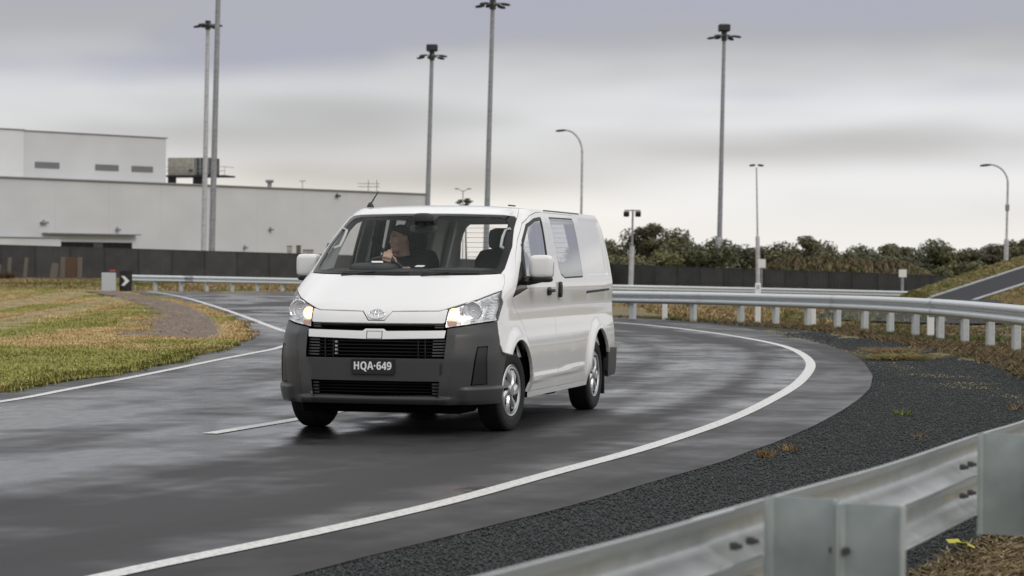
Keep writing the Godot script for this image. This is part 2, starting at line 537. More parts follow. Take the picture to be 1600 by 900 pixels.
# covers a flat outline (with holes) by small cells and lays them on a surface; the rim is turned inwards
func sheet(g: Geo, f: Callable, inc: PackedVector2Array, holes: Array, cell: Vector2, depth: float, outside: Callable) -> void:
	var nrm := func(p: Vector2) -> Vector3:
		var e := 0.003
		var a: Vector3 = f.call(p.x + e, p.y) - f.call(p.x - e, p.y)
		var b: Vector3 = f.call(p.x, p.y + e) - f.call(p.x, p.y - e)
		var q := a.cross(b).normalized()
		return q if q.dot(outside.call(f.call(p.x, p.y))) > 0.0 else -q
	var box := Rect2(inc[0], Vector2.ZERO)
	for p in inc:
		box = box.expand(p)
	var nx := maxi(1, ceili(box.size.x / cell.x))
	var ny := maxi(1, ceili(box.size.y / cell.y))
	var sx := box.size.x / nx
	var sy := box.size.y / ny
	var diag := Vector2(sx, sy).length() * 0.51
	var known := {}
	var at := func(p: Vector2, key: Variant) -> Array:
		if key != null and known.has(key):
			return known[key]
		var r := [f.call(p.x, p.y), nrm.call(p)]
		if key != null:
			known[key] = r
		return r
	for i in nx:
		for j in ny:
			var o := box.position + Vector2(i * sx, j * sy)
			var mid := o + Vector2(sx, sy) / 2
			var near := gap_of(mid, inc)
			var within := Geometry2D.is_point_in_polygon(mid, inc)
			if not within and near > diag:
				continue
			var whole := within and near > diag
			var dropped := false
			for h in holes:
				var dh := gap_of(mid, h)
				if dh <= diag: whole = false
				elif Geometry2D.is_point_in_polygon(mid, h): dropped = true
			if dropped:
				continue
			if whole:
				var q := []
				for k in [[0, 0], [1, 0], [1, 1], [0, 1]]:
					q.append(at.call(o + Vector2(k[0] * sx, k[1] * sy), Vector2i(i + k[0], j + k[1])))
				g.quadn(q[0][0], q[1][0], q[2][0], q[3][0], q[0][1], q[1][1], q[2][1], q[3][1])
				continue
			var pieces := Geometry2D.intersect_polygons(PackedVector2Array([o, o + Vector2(sx, 0), o + Vector2(sx, sy), o + Vector2(0, sy)]), inc)
			for h in holes:
				var left: Array[PackedVector2Array] = []
				for pc in pieces:
					for r in Geometry2D.clip_polygons(pc, h):
						if not Geometry2D.is_polygon_clockwise(r):
							left.append(r)
				pieces = left
			for pc in pieces:
				var k := Geometry2D.triangulate_polygon(pc)
				for t in range(0, k.size(), 3):
					var a: Array = at.call(pc[k[t]], null)
					var b: Array = at.call(pc[k[t + 1]], null)
					var d: Array = at.call(pc[k[t + 2]], null)
					g.tn(a[0], b[0], d[0], a[1], b[1], d[1])
	if depth == 0.0:
		return
	var is_inc := true
	for ring in [inc] + holes:
		var r := fine_line(ring, minf(cell.x, cell.y))
		for i in r.size():
			var a: Array = at.call(r[i], null)
			var b: Array = at.call(r[(i + 1) % r.size()], null)
			var o: Vector3 = (b[0] - a[0]).cross(a[1]).normalized()
			var mid := (r[i] + r[(i + 1) % r.size()]) / 2.0
			var w := (r[(i + 1) % r.size()] - r[i]).orthogonal().normalized() * 0.003
			if Geometry2D.is_point_in_polygon(mid + w, ring) != is_inc:
				w = -w
			var f0: Vector3 = f.call(mid.x, mid.y)
			if (f.call(mid.x + w.x, mid.y + w.y) - f0).dot(o) > 0: o = -o
			var lip := minf(0.004, absf(depth))
			var a1: Vector3 = a[0] - a[1] * lip + o * lip * 0.3
			var b1: Vector3 = b[0] - b[1] * lip + o * lip * 0.3
			var na: Vector3 = (a[1] + o).normalized()
			var nb: Vector3 = (b[1] + o).normalized()
			g.quadn(a[0], b[0], b1, a1, a[1], b[1], nb, na)
			g.quadn(a1, b1, b[0] - b[1] * depth, a[0] - a[1] * depth, o, o, o, o)
		is_inc = false

func poly(a: Array) -> PackedVector2Array:
	var p := PackedVector2Array()
	for q in a:
		p.append(q if q is Vector2 else Vector2(q[0], q[1]))
	if Geometry2D.is_polygon_clockwise(p):
		p.reverse()
	return p

func shrunk(p: PackedVector2Array, by: float) -> PackedVector2Array:
	var best := p
	var r := Geometry2D.offset_polygon(p, -by, Geometry2D.JOIN_MITER)
	if r:
		best = r[0]
		for q in r:
			if q.size() > best.size(): best = q
	return best

func mirrored(p: PackedVector2Array) -> PackedVector2Array:
	var q := PackedVector2Array()
	for a in p:
		q.append(Vector2(-a.x, a.y))
	q.reverse()
	return q

# right half of an outline symmetric about x = 0, given from the bottom centre round to the top centre
func both(a: Array) -> PackedVector2Array:
	var p := []
	for q in a:
		p.append(Vector2(q[0], q[1]))
	for i in range(a.size() - 1, -1, -1):
		if absf(a[i][0]) > 1e-6:
			p.append(Vector2(-a[i][0], a[i][1]))
	return poly(p)

# (z, y) points of the front into chart u, with points between them
func front(a: PackedVector2Array) -> PackedVector2Array:
	var out := PackedVector2Array()
	for p in fine_line(a, 0.06):
		out.append(Vector2(uz(p.x, p.y), p.y))
	return out

func panel(called: String, parent: Node3D, chart: String, inc: PackedVector2Array, holes: Array, m: Material, off: Variant = 0.0, depth := 0.02, cell := 0.05, gap := 0.003) -> MeshInstance3D:
	var base: Callable
	var s := 1.0
	var size := Vector2(cell, cell)
	match chart:
		"front":
			base = skin_u
			size.x = cell * 0.8
		"left":
			base = skin_side.bind(1.0)
		"right":
			base = skin_side.bind(-1.0)
		"tail":
			base = skin_tail
		"roof":
			base = skin_roof
	var f := base
	if off is Callable or off != 0.0:
		f = func(a: float, b: float) -> Vector3:
			var k: float = off.call(a, b) if off is Callable else off
			var p: Vector3 = base.call(a, b)
			if chart == "left" or chart == "right":
				p.x += k * signf(p.x)
			elif chart == "tail":
				p.z -= k
			elif chart == "roof":
				p.y += k
			else:
				var w := absf(a)
				p += Vector3(signf(a) * k * smoothstep(0.35, 1.0, w), 0, k * (1.0 - 0.8 * smoothstep(0.35, 1.0, w))) if b < 1.0 else Vector3(0, k * 0.6, k * 0.8)
			return p
	var g := Geo.new()
	var outline := shrunk(inc, gap) if gap > 0.0 else inc
	var cut := []
	for h in holes:
		cut.append(shrunk(h, -gap) if gap > 0.0 else h)
	var out := func(p: Vector3) -> Vector3: return p - van_centre
	if chart == "front":
		out = func(p: Vector3) -> Vector3: return Vector3(p.x, 0.4, 1.0)
	elif chart == "roof":
		out = func(_p: Vector3) -> Vector3: return Vector3.UP
	elif chart == "tail":
		out = func(p: Vector3) -> Vector3: return Vector3(p.x, 0.3, -1.0)
	elif chart == "left" or chart == "right":
		out = func(p: Vector3) -> Vector3: return Vector3(p.x, 0.0, 0.0)
	sheet(g, f, outline, cut, size, depth, out)
	return obj(called, g, m, parent)

func arc(cx: float, cy: float, r: float, a0: float, a1: float, k := 14) -> Array:
	var out := []
	for i in k + 1:
		var w := deg_to_rad(lerpf(a0, a1, float(i) / k))
		out.append([cx + r * cos(w), cy + r * sin(w)])
	return out

# ---- the van ---------------------------------------------------------------------------------
func side_off(X: float, y: float) -> float:
	var o := 0.0
	for w in [[0.0, 0.435], [-3.21, 0.455]]:
		var d: float = Vector2(X - w[0], y - 0.345).length() - w[1]
		if y > 0.3:
			o += 0.036 * (1.0 - smoothstep(0.02, 0.125, d)) * smoothstep(0.30, 0.46, y)
	# the rub strip along the foot of the doors
	var ys := 0.418 - (X + 0.36) * 0.016
	o += 0.013 * smoothstep(0.045, 0.012, absf(y - ys)) * smoothstep(-0.40, -0.52, X) * smoothstep(-2.62, -2.46, X)
	# blank pressing behind the sliding door
	o -= 0.024 * smoothstep(1.315, 1.332, y) * smoothstep(1.875, 1.858, y) * smoothstep(-2.86, -2.88, X) * smoothstep(-3.93, -3.90, X)
	return o

func bumper_off(u: float, y: float) -> float:
	var z := absf(skin_u(u, y).x)
	var q := z + clampf(0.82 - y, 0.0, 0.55) * 0.12
	var o := 0.0
	if q > 0.602:
		o = minf(0.012 + (q - 0.602) / 0.085 * 0.052, 0.064 - maxf(q - 0.687, 0.0) / 0.24 * 0.064)
	o *= 1.0 - 0.75 * smoothstep(0.83, 0.92, y)
	o += 0.030 * smoothstep(0.325, 0.308, y) * smoothstep(0.72, 0.56, z)
	o += 0.028 * smoothstep(0.415, 0.398, y) * smoothstep(0.70, 0.78, z)
	return o

func side_of(a: Array) -> Array:
	var out := []
	for p in fine_line(PackedVector2Array(a.map(func(q: Array) -> Vector2: return Vector2(q[0], q[1]))), 0.05):
		out.append([skin_u(uz(p.x, p.y), p.y).z, p.y])
	# fine_line closes the ring: drop what lies on the closing edge
	var last: Array = a[-1]
	for i in out.size():
		if absf(out[i][1] - last[1]) < 1e-5 and i > 0:
			return out.slice(0, i + 1)
	return out

func ellipse(g: Geo, at: Transform3D, a: float, b: float, thick: float, n := 28) -> void:
	var p := []
	for i in n:
		var w := TAU * i / n
		p.append(at * Vector3(a * cos(w), b * sin(w), 0))
	g.tube(p, [thick], 6, false, true)

func text_mesh(s: String, w: float, h: float, bold := true) -> Mesh:
	var t := TextMesh.new()
	var f := SystemFont.new()
	f.font_names = PackedStringArray(["Droid Sans"])
	f.font_weight = 700 if bold else 400
	t.font = f
	t.text = s
	t.font_size = 64
	t.pixel_size = 0.01
	t.depth = 0.02
	return t

func make_van(place: Transform3D) -> void:
	var v := thing("delivery_van", "white delivery van with black bumper driving round the wet bend", "van")
	v.transform = place
	var WS := [[0.0, 1.33], [.338, 1.334], [.689, 1.341], [.80, 1.346], [.848, 1.352], [.861, 1.39], [.845, 1.586], [.80, 1.74], [.778, 1.835], [.755, 1.855], [.668, 1.865], [.3, 1.873], [0.0, 1.875]]
	var GL := [[0.0, 1.356], [.338, 1.360], [.69, 1.369], [.775, 1.377], [.805, 1.405], [.792, 1.586], [.751, 1.74], [.732, 1.80], [.70, 1.828], [.65, 1.840], [.3, 1.850], [.11, 1.850], [.09, 1.80], [0.0, 1.80]]
	panel("windscreen_surround", v, "front", front(both(WS)), [front(both(GL))], M.gloss_black, -0.004, 0.012)
	panel("windscreen", v, "front", front(both(GL)), [], M.windscreen_glass, -0.006, 0.0, 0.05, -0.004)
	var hood_low := [[0.0, .957], [.070, .957], [.128, 1.031], [.30, 1.036], [.522, 1.038], [.567, 1.052], [.593, 1.062], [.782, 1.132], [.918, 1.208]]
	panel("hood", v, "front", front(both(hood_low + [[.909, 1.27], [.877, 1.338], [.848, 1.347], [.80, 1.341], [.689, 1.336], [.338, 1.329], [0.0, 1.325]])), [], M.white_paint)
	panel("roof_header", v, "front", front(both([[0.0, 1.878], [.3, 1.876], [.668, 1.868], [.757, 1.858], [.779, 1.838], [.765, 1.88], [.74, 1.925], [.4, 1.925], [0.0, 1.925]])), [], M.white_paint, 0.0, 0.02, 0.05, 0.0)
	panel("nose_panel", v, "front", front(both([[0.0, .933], [.57, .935], [.583, .945], [.590, 1.05], [.560, 1.047], [.522, 1.034], [.128, 1.027], [.070, .953], [0.0, .953]])), [], M.white_paint, 0.0, 0.05, 0.04, 0.002)
	var bar := panel("grille_bar", v, "front", front(both([[0.0, .800], [.088, .800], [.595, .812], [.602, .880], [.105, .871], [.080, .889], [0.0, .889]])), [front(both([[0.0, .804], [.066, .804], [.066, .866], [0.0, .866]]))], M.white_paint, 0.016, 0.05, 0.04)
	panel("tow_cover", bar, "front", front(both([[0.0, .804], [.066, .804], [.066, .866], [0.0, .866]])), [], M.white_paint, 0.016, 0.012, 0.04)
	panel("grille_backing", v, "front", front(both([[0.0, .28], [.60, .28], [.63, .6], [.63, .95], [0.0, .95]])), [], M.underbody, -0.085, 0.0, 0.06, 0.0)
	# grille slats: thin bars across, chunky fins at both ends
	for k in 5:
		var y := 0.668 + 0.0285 * k
		panel("grille_slat", v, "front", front(poly([[-.50, y - .0035], [.50, y - .0035], [.50, y + .0035], [-.50, y + .0035]])), [], M.gloss_black, -0.030, 0.03, 0.08, 0.0)
	for s in [1.0, -1.0]:
		for k in 6:
			var y := 0.662 + 0.0245 * k
			var p := poly([[s * .495, y], [s * .592, y + .002], [s * .594, y + .013], [s * .495, y + .011]])
			panel("grille_fin", v, "front", front(p), [], M.grey_plastic, -0.016, 0.04, 0.06, 0.0)
		for k in 4:
			var y := 0.345 + 0.027 * k
			panel("grille_fin", v, "front", front(poly([[s * .495, y], [s * .545, y], [s * .545, y + .012], [s * .495, y + .012]])), [], M.grey_plastic, -0.016, 0.04, 0.06, 0.0)
		for k in 2:
			panel("grille_fin", v, "front", front(poly([[s * .50, .898 + k * .018], [s * .572, .898 + k * .018], [s * .572, .906 + k * .018], [s * .50, .906 + k * .018]])), [], M.grey_plastic, -0.018, 0.04, 0.06, 0.0)
	for y in [0.362, 0.388, 0.414, 0.438, 0.914]:
		panel("grille_slat", v, "front", front(poly([[-.50, y - .003], [.50, y - .003], [.50, y + .003], [-.50, y + .003]])), [], M.gloss_black, -0.030, 0.03, 0.08, 0.0)
	var gg := Geo.new()
	for x in [-.44, -.37, .37, .43]:
		gg.bx(Vector3(x, 0.725, 0.905), Vector3(.008, .15, .01))
	obj("grille_strut", gg, M.black_plastic, v)
	gg = Geo.new()
	for k in 4:
		gg.pillow(Transform3D(Basis(), Vector3(-.345, 0.675 + k * .033, 0.90)), Vector3(.028, .026, .02), 3.0, 5)
	obj("horn_bracket", gg, M.trim_light, v)
	# bumper in dark grey plastic
	var BU := []
	for p in fine_line(PackedVector2Array([Vector2(0, .262), Vector2(.55, .262), Vector2(.80, .262)]), 0.06):
		if p.x >= 0 and (BU.is_empty() or p.x > BU[-1][2]): BU.append([uz(p.x, p.y), p.y, p.x])
	BU = BU.map(func(q: Array) -> Array: return [q[0], q[1]])
	for p in [[.56, .262], [.43, .262], [.435, .36], [.40, .50], [.30, .66], [.44, .69], [.48, .75], [.478, .85], [.460, .950]]:
		BU.append([ux(p[0], p[1]), p[1]])
	for p in [[.925, .946], [.84, .932], [.76, .915], [.67, .902], [.604, .891], [.604, .80], [.602, .72], [.598, .645], [.45, .645], [.30, .645], [.15, .645], [0.0, .645]]:
		BU.append([uz(p[0], p[1]), p[1]])
	var low := front(both([[0.0, .328], [.540, .330], [.552, .455], [0.0, .455]]))
	var pod := front(poly([[.838, .742], [.903, .746], [.908, .428], [.80, .420]]))
	var bump := panel("front_bumper", v, "front", both(BU), [low, pod, mirrored(pod)], M.grey_plastic, bumper_off, 0.06, 0.02, 0.002)
	for p in [pod, mirrored(pod)]:
		panel("bumper_pod", bump, "front", shrunk(p, 0.008), [], M.black_plastic, func(u: float, y: float) -> float: return bumper_off(u, y) - 0.012, 0.02, 0.03, 0.0)
		panel("pod_recess", bump, "front", p, [], M.underbody, func(u: float, y: float) -> float: return bumper_off(u, y) - 0.03, 0.0, 0.04, 0.0)
	for s in [1.0, -1.0]:
		panel("bumper_patch", bump, "front", front(poly([[s * .38, .475], [s * .46, .475], [s * .46, .565], [s * .38, .565]])), [], M.grey_plastic, 0.002, 0.004, 0.05, 0.0)
	var gu := Geo.new()
	gu.bx(Vector3(0, .235, .50), Vector3(1.40, .11, .50), .02)
	gu.bx(Vector3(0, .30, -1.9), Vector3(1.35, .18, 4.4), .02)
	gu.bx(Vector3(0, .42, .3), Vector3(1.2, .3, .9), .02)
	gu.bx(Vector3(-.30, .22, -.9), Vector3(.35, .14, .8), .04)
	gu.tube([Vector3(-.8, .32, -3.21), Vector3(.8, .32, -3.21)], [.06], 10)
	gu.tube([Vector3(-.8, .30, 0), Vector3(.8, .30, 0)], [.04], 10)
	gu.bx(Vector3(.45, .22, -2.55), Vector3(.45, .08, .3), .02)
	obj("underbody", gu, M.underbody, v)
	# number plate
	var plate := Node3D.new()
	plate.name = "number_plate"
	v.add_child(plate)
	plate.position = Vector3(0.0, .574, .978)
	gg = Geo.new()
	gg.bx(Vector3.ZERO, Vector3(.372, .134, .012), .004)
	obj("plate_board", gg, M.plate_black, plate)
	var tm := text_mesh("HQA·649", .33, .085)
	var tb := tm.get_aabb()
	var to := put("plate_lettering", tm, M.plate_white, plate)
	var sc := Vector3(.325 / tb.size.x, .082 / tb.size.y, .004 / tb.size.z)
	to.scale = sc
	to.position = Vector3(-tb.get_center().x * sc.x, -tb.get_center().y * sc.y, .007)
	# badge: three ovals
	var at := skin_u(0.0, 1.005)
	var nz := (skin_u(0.01, 1.005) - skin_u(-0.01, 1.005)).cross(skin_u(0.0, 1.01) - skin_u(0.0, 1.0)).normalized()
	if nz.z < 0: nz = -nz
	var bt := Transform3D(Basis(Vector3.RIGHT, nz.cross(Vector3.RIGHT), nz), at + nz * .008)
	gg = Geo.new()
	ellipse(gg, bt, .070, .046, .0050)
	ellipse(gg, bt.translated_local(Vector3(0, -.002, 0)), .017, .043, .0040)
	ellipse(gg, bt.translated_local(Vector3(0, .021, 0)), .050, .018, .0040)
	obj("badge", gg, M.chrome, v)
	# headlights
	for s in [1.0, -1.0]:
		var H := [[.593, 1.058], [.782, 1.128], [.914, 1.203], [.935, 1.10], [.927, .955], [.76, .924], [.581, .896]]
		var hp := front(poly(H.map(func(q: Array) -> Array: return [q[0] * s, q[1]])))
		var lamp := Node3D.new()
		lamp.name = "headlight"
		v.add_child(lamp, true)
		panel("lens", lamp, "front", hp, [], M.lens_glass, 0.002, 0.0, 0.03)
		panel("lens_rim", lamp, "front", hp, [shrunk(hp, .004)], M.gloss_black, 0.0, 0.03, 0.03, 0.001)
		panel("reflector", lamp, "front", hp, [], M.reflector, func(u: float, y: float) -> float: return -0.012 - 0.085 * smoothstep(0.0, 0.035, gap_of(Vector2(u, y), hp)), 0.0, 0.018, 0.001)
		var c := skin_u(uz(.765, 1.035), 1.035)
		var bowl := Transform3D(Basis(Vector3.UP, -PI / 2) , Vector3(c.x * s, c.y, c.z - .035))
		gg = Geo.new()
		gg.lathe(bowl, [Vector2(.075, .01), Vector2(.066, -.02), Vector2(.045, -.045), Vector2(.012, -.055)], 24)
		obj("main_bowl", gg, M.reflector, lamp)
		gg = Geo.new()
		gg.lathe(bowl, [Vector2(.075, .012), Vector2(.079, .016), Vector2(.083, .010), Vector2(.083, -.01)], 24)
		gg.pillow(Transform3D(Basis(), Vector3(c.x * s, c.y, c.z - .06)), Vector3(.03, .03, .04), 3.0, 6)
		obj("bowl_ring", gg, M.chrome, lamp)
		# pale ladder of reflectors at the outer end
		gg = Geo.new()
		for k in 7:
			var q := skin_u(uz(.885 + .003 * k, .985 + k * .025), .985 + k * .025)
			gg.box(Transform3D(Basis(Vector3.UP, s * 0.9), Vector3(q.x * s, q.y, q.z) + Vector3(-s * .022, 0, -.03)), Vector3(.055, .017, .02), .003)
		obj("outer_reflector", gg, M.lamp_white, lamp)
		gg = Geo.new()
		c = skin_u(uz(.615, .93), .93)
		gg.box(Transform3D(Basis(Vector3.UP, s * .12), Vector3(c.x * s + s * .012, .930, c.z - .028)), Vector3(.085, .048, .02), .006)
		obj("turn_lamp", gg, M.amber_lens, lamp)
		c = skin_u(uz(.635, 1.005), 1.005)
		gg = Geo.new()
		bowl = Transform3D(Basis(Vector3.UP, -PI / 2), Vector3(c.x * s, 1.008, c.z - .04))
		gg.lathe(bowl, [Vector2(.052, .014), Vector2(.04, -.022), Vector2(.010, -.03)], 18)
		obj("parking_bowl", gg, M.reflector, lamp)
		gg = Geo.new()
		gg.pillow(bowl, Vector3(.030, .052, .052), 2.2, 8)
		obj("parking_bulb", gg, M.lit_bulb, lamp)
		var li := OmniLight3D.new()
		li.name = "parking_light"
		li.light_color = Color(1.0, 0.68, 0.42)
		li.light_energy = 0.008
		li.light_size = 0.02
		li.omni_range = 60.0
		li.omni_attenuation = 2.0
		li.shadow_enabled = true
		lamp.add_child(li)
		li.position = Vector3(c.x * s, 1.008, c.z - .04)
	# sides
	var DOOR := [[-.43, .312], [-.45, .55], [-.40, .74], [-.27, .90], [.00, 1.05], [.115, 1.132], [-.06, 1.31], [-.30, 1.53], [-.46, 1.645], [-.72, 1.795], [-.98, 1.868], [-1.25, 1.90], [-1.485, 1.908], [-1.47, 1.7], [-1.45, 1.45], [-1.44, 1.15], [-1.43, .8], [-1.43, .312]]
	var FW := [[-.31, 1.298], [-.345, 1.475], [-.516, 1.635], [-.77, 1.782], [-1.05, 1.838], [-1.335, 1.858], [-1.275, 1.55], [-1.235, 1.298]]
	var TRI := [[-.345, 1.468], [.095, 1.142], [-.40, 1.215], [-.325, 1.292]]
	var SLIDE := [[-1.455, .312], [-1.455, .8], [-1.465, 1.15], [-1.475, 1.45], [-1.495, 1.7], [-1.51, 1.905], [-2.75, 1.905], [-2.71, 1.3], [-2.70, .80], [-2.70, .312]]
	var SW := [[-1.655, 1.862], [-2.63, 1.868], [-2.60, 1.50], [-2.60, 1.308], [-1.84, 1.30], [-1.70, 1.335], [-1.655, 1.40]]
	var seam := side_of([[.74, 1.925], [.765, 1.88], [.779, 1.838]]) + side_of([[.779, 1.838], [.80, 1.74], [.845, 1.586], [.861, 1.39], [.852, 1.346]]) + side_of([[.852, 1.346], [.877, 1.338], [.909, 1.27], [.918, 1.208]]) + side_of([[.918, 1.205], [.938, 1.10], [.931, .955]])
	var BODY := [[.460, .950], [.478, .85], [.48, .75], [.44, .69], [.30, .66]] + arc(0, .345, .435, 46, 191, 18) + [[-2.755, .262]] + arc(-3.21, .345, .455, -8, 154, 18) + [[-3.62, .588], [-4.20, .588], [-4.22, 1.0], [-4.14, 1.5], [-4.05, 1.8], [-4.0, 1.90], [-3.97, 1.925], [-2.0, 1.925]] + seam
	for s in [1.0, -1.0]:
		var ch := "left" if s > 0 else "right"
		panel("body_side", v, ch, poly(BODY), [poly(DOOR), poly(SLIDE)], M.white_paint, side_off, 0.03, 0.024, 0.002)
		panel("door_jamb", v, ch, poly([[-.35, .28], [-.50, .8], [.05, 1.05], [.02, 1.2], [-.30, 1.27], [-2.8, 1.27], [-2.8, .28]]), [], M.underbody, -0.045, 0.0, 0.12, 0.0)
		var d := panel("front_door", v, ch, poly(DOOR), [poly(FW), poly(TRI)], M.white_paint, side_off, 0.03, 0.024, 0.0045)
		panel("window_frame", d, ch, poly(FW), [shrunk(poly(FW), 0.026)], M.rubber_seal, 0.002, 0.02, 0.05, 0.0)
		panel("window_glass", d, ch, shrunk(poly(FW), 0.024), [], M.film_glass if s > 0 else M.side_glass, -0.004, 0.0, 0.08, 0.0)
		panel("mirror_mount", d, ch, poly(TRI), [], M.gloss_black, 0.001, 0.02, 0.05, 0.001)
		var g := Geo.new()
		g.bar(skin_side(-.475, 1.60, s), skin_side(-.352, 1.30, s), .02, .03)
		obj("window_divider", g, M.rubber_seal, d)
		g = Geo.new()
		var hp := skin_side(-1.20, 1.19, s)
		g.pillow(Transform3D(Basis(), hp + Vector3(s * .022, 0, 0)), Vector3(.035, .032, .20), 5.0, 8)
		g.pillow(Transform3D(Basis(), hp + Vector3(s * .004, -.004, .02)), Vector3(.022, .075, .15), 3.0, 8)
		obj("handle", g, M.black_plastic, d)
		# mirror: white cap over a black foot and glass
		var mir := Node3D.new()
		mir.name = "wing_mirror"
		d.add_child(mir)
		mir.position = Vector3(s * 1.075, 1.385, -.46)
		g = Geo.new()
		g.pillow(Transform3D(Basis(Vector3.UP, s * .12), Vector3(0, .022, 0)), Vector3(.212, .205, .145), 5.5, 12)
		obj("mirror_cap", g, M.white_paint, mir)
		g = Geo.new()
		g.pillow(Transform3D(Basis(Vector3.UP, s * .12), Vector3(-s * .005, -.088, .0)), Vector3(.205, .055, .14), 4.0, 10)
		g.tube([Vector3(-s * .13, -.112, .05), Vector3(-s * .05, -.10, .02), Vector3(s * .03, -.09, 0)], [.034, .03, .02], 10)
		g.pillow(Transform3D(Basis(Vector3.FORWARD, s * .35), Vector3(-s * .12, -.105, .06)), Vector3(.07, .06, .13), 3.0, 8)
		obj("mirror_foot", g, M.black_plastic, mir)
		g = Geo.new()
		g.bx(Vector3(0, .022, -.071), Vector3(.18, .175, .006), .002)
		obj("mirror_glass", g, M.chrome, mir)
		var sd: MeshInstance3D
		if s > 0:
			sd = panel("sliding_door", v, ch, poly(SLIDE), [poly(SW)], M.white_paint, side_off, 0.03, 0.024, 0.0045)
			panel("window_frame", sd, ch, poly(SW), [shrunk(poly(SW), 0.014)], M.rubber_seal, -0.003, 0.02, 0.05, 0.0)
			panel("window_glass", sd, ch, shrunk(poly(SW), 0.012), [], M.film_glass, -0.002, 0.0, 0.08, 0.0)
		else:
			sd = panel("cargo_side_panel", v, ch, poly(SLIDE), [poly(SW)], M.white_paint, side_off, 0.03, 0.04)
			panel("window_frame", sd, ch, poly(SW), [shrunk(poly(SW), 0.014)], M.rubber_seal, -0.003, 0.02, 0.05, 0.0)
			panel("window_glass", sd, ch, shrunk(poly(SW), 0.012), [], M.tinted_glass, -0.002, 0.0, 0.08, 0.0)
			g = Geo.new()
			g.bar(skin_side(-2.12, 1.30, s) - Vector3(s * .03, 0, 0), skin_side(-2.12, 1.86, s) - Vector3(s * .03, 0, 0), .05, .08, .01, Vector3.BACK)
			obj("window_divider", g, M.trim_dark, sd)
		g = Geo.new()
		hp = skin_side(-1.575, 1.197, s)
		g.pillow(Transform3D(Basis(), hp + Vector3(s * .012, 0, 0)), Vector3(.03, .145, .085), 5.0, 8)
		obj("handle", g, M.black_plastic, sd)
		if s > 0:
			panel("door_rail", v, ch, poly([[-2.72, 1.150], [-3.84, 1.170], [-3.84, 1.188], [-2.72, 1.172]]), [], M.black_plastic, 0.003, 0.006, 0.06, 0.0)
		panel("roof_moulding", v, ch, poly([[-1.60, 1.922], [-3.05, 1.922], [-3.05, 1.930], [-1.60, 1.930]]), [], M.black_plastic, 0.006, 0.01, 0.06, 0.0)
		# wheel housings
		g = Geo.new()
		for w in [[0.0, .435, 46.0, 191.0], [-3.21, .455, -8.0, 165.0]]:
			var a := arc(w[0], .345, w[1], w[2], w[3], 16)
			for i in a.size() - 1:
				var p0 := Vector3(s * .96, a[i][1], a[i][0])
				var p1 := Vector3(s * .96, a[i + 1][1], a[i + 1][0])
				var q := Vector3(s * -.40, 0, 0)
				g.quad(p0, p1, p1 + q, p0 + q)
				g.tri(p0 + q, p1 + q, Vector3(s * .56, .345, w[0]))
		obj("wheel_housing", g, M.underbody, v)
		# black corner of the rear bumper and a mud flap
		panel("rear_bumper_corner", v, ch, poly([[-3.625, .582], [-4.24, .582], [-4.25, .42], [-4.22, .32], [-3.70, .30], [-3.66, .36]]), [], M.grey_plastic, 0.022, 0.05, 0.04, 0.0)
		g = Geo.new()
		g.bx(Vector3(s * .80, .30, -3.68), Vector3(.26, .34, .02), .005)
		obj("mud_flap", g, M.rubber_seal, v)
		# inside linings
		var ws := side_of([[.765, 1.83], [.80, 1.72], [.84, 1.586], [.852, 1.36]])
		ws = ws.map(func(q: Array) -> Array: return [q[0] - .05, q[1]])
		panel("cab_lining", v, ch, poly([[-1.45, 1.90], [-.75, 1.90]] + ws + [[-.05, 1.15], [-.2, .62], [-1.45, .62]]), [poly([[-.56, 1.32], [-.66, 1.50], [-.86, 1.72], [-1.0, 1.79], [-1.31, 1.84], [-1.22, 1.32]])], M.trim_light, -0.055, 0.0, 0.06, 0.0)
		panel("cargo_lining", v, ch, poly([[-1.47, 1.90], [-4.02, 1.90], [-4.12, 1.5], [-4.15, .62], [-1.47, .62]]), [shrunk(poly(SW), 0.01)], M.liner_white, -0.06, 0.0, 0.10, 0.0)
		g = Geo.new()
		for X in [-1.46, -2.76, -3.30, -3.90]:
			g.bar(skin_side(X, .65, s) - Vector3(s * .08, 0, 0), skin_side(X, 1.30, s) - Vector3(s * .08, 0, 0), .05, .09, .01, Vector3.BACK)
			g.bar(skin_side(X, 1.30, s) - Vector3(s * .08, 0, 0), skin_side(X, 1.88, s) - Vector3(s * .09, 0, 0), .05, .09, .01, Vector3.BACK)
		g.bar(skin_side(-1.46, 1.28, s) - Vector3(s * .08, 0, 0), skin_side(-3.95, 1.28, s) - Vector3(s * .08, 0, 0), .04, .05, .01)
		obj("cargo_rib", g, M.liner_white, v)
		# grab handle on the screen pillar
		g = Geo.new()
		g.tube([Vector3(s * .79, 1.56, -.30), Vector3(s * .74, 1.58, -.33), Vector3(s * .73, 1.66, -.42), Vector3(s * .735, 1.72, -.50), Vector3(s * .78, 1.74, -.50)], [.014], 8)
		obj("grab_handle", g, M.trim_light, v)
		g = Geo.new()
		g.bar(Vector3(s * .83, .7, -1.46), Vector3(s * .80, 1.35, -1.44), .07, .16, .02, Vector3.BACK)
		g.bar(Vector3(s * .80, 1.35, -1.44), Vector3(s * .71, 1.88, -1.46), .07, .14, .02, Vector3.BACK)
		obj("door_pillar", g, M.trim_dark, v)
	# roof
	var R := []
	for i in 24:
		var X := lerpf(-3.98, -1.0, i / 23.0)
		R.append([half_at(X, 1.925), X])
	for i in 9:
		var z := lerpf(.74, 0.0, i / 8.0)
		R.append([z, skin_u(uz(z, 1.925), 1.925).z])
	R = [[0.0, -4.03]] + R
	panel("roof", v, "roof", both(R), [], M.white_paint, 0.0, 0.03, 0.07, 0.004)
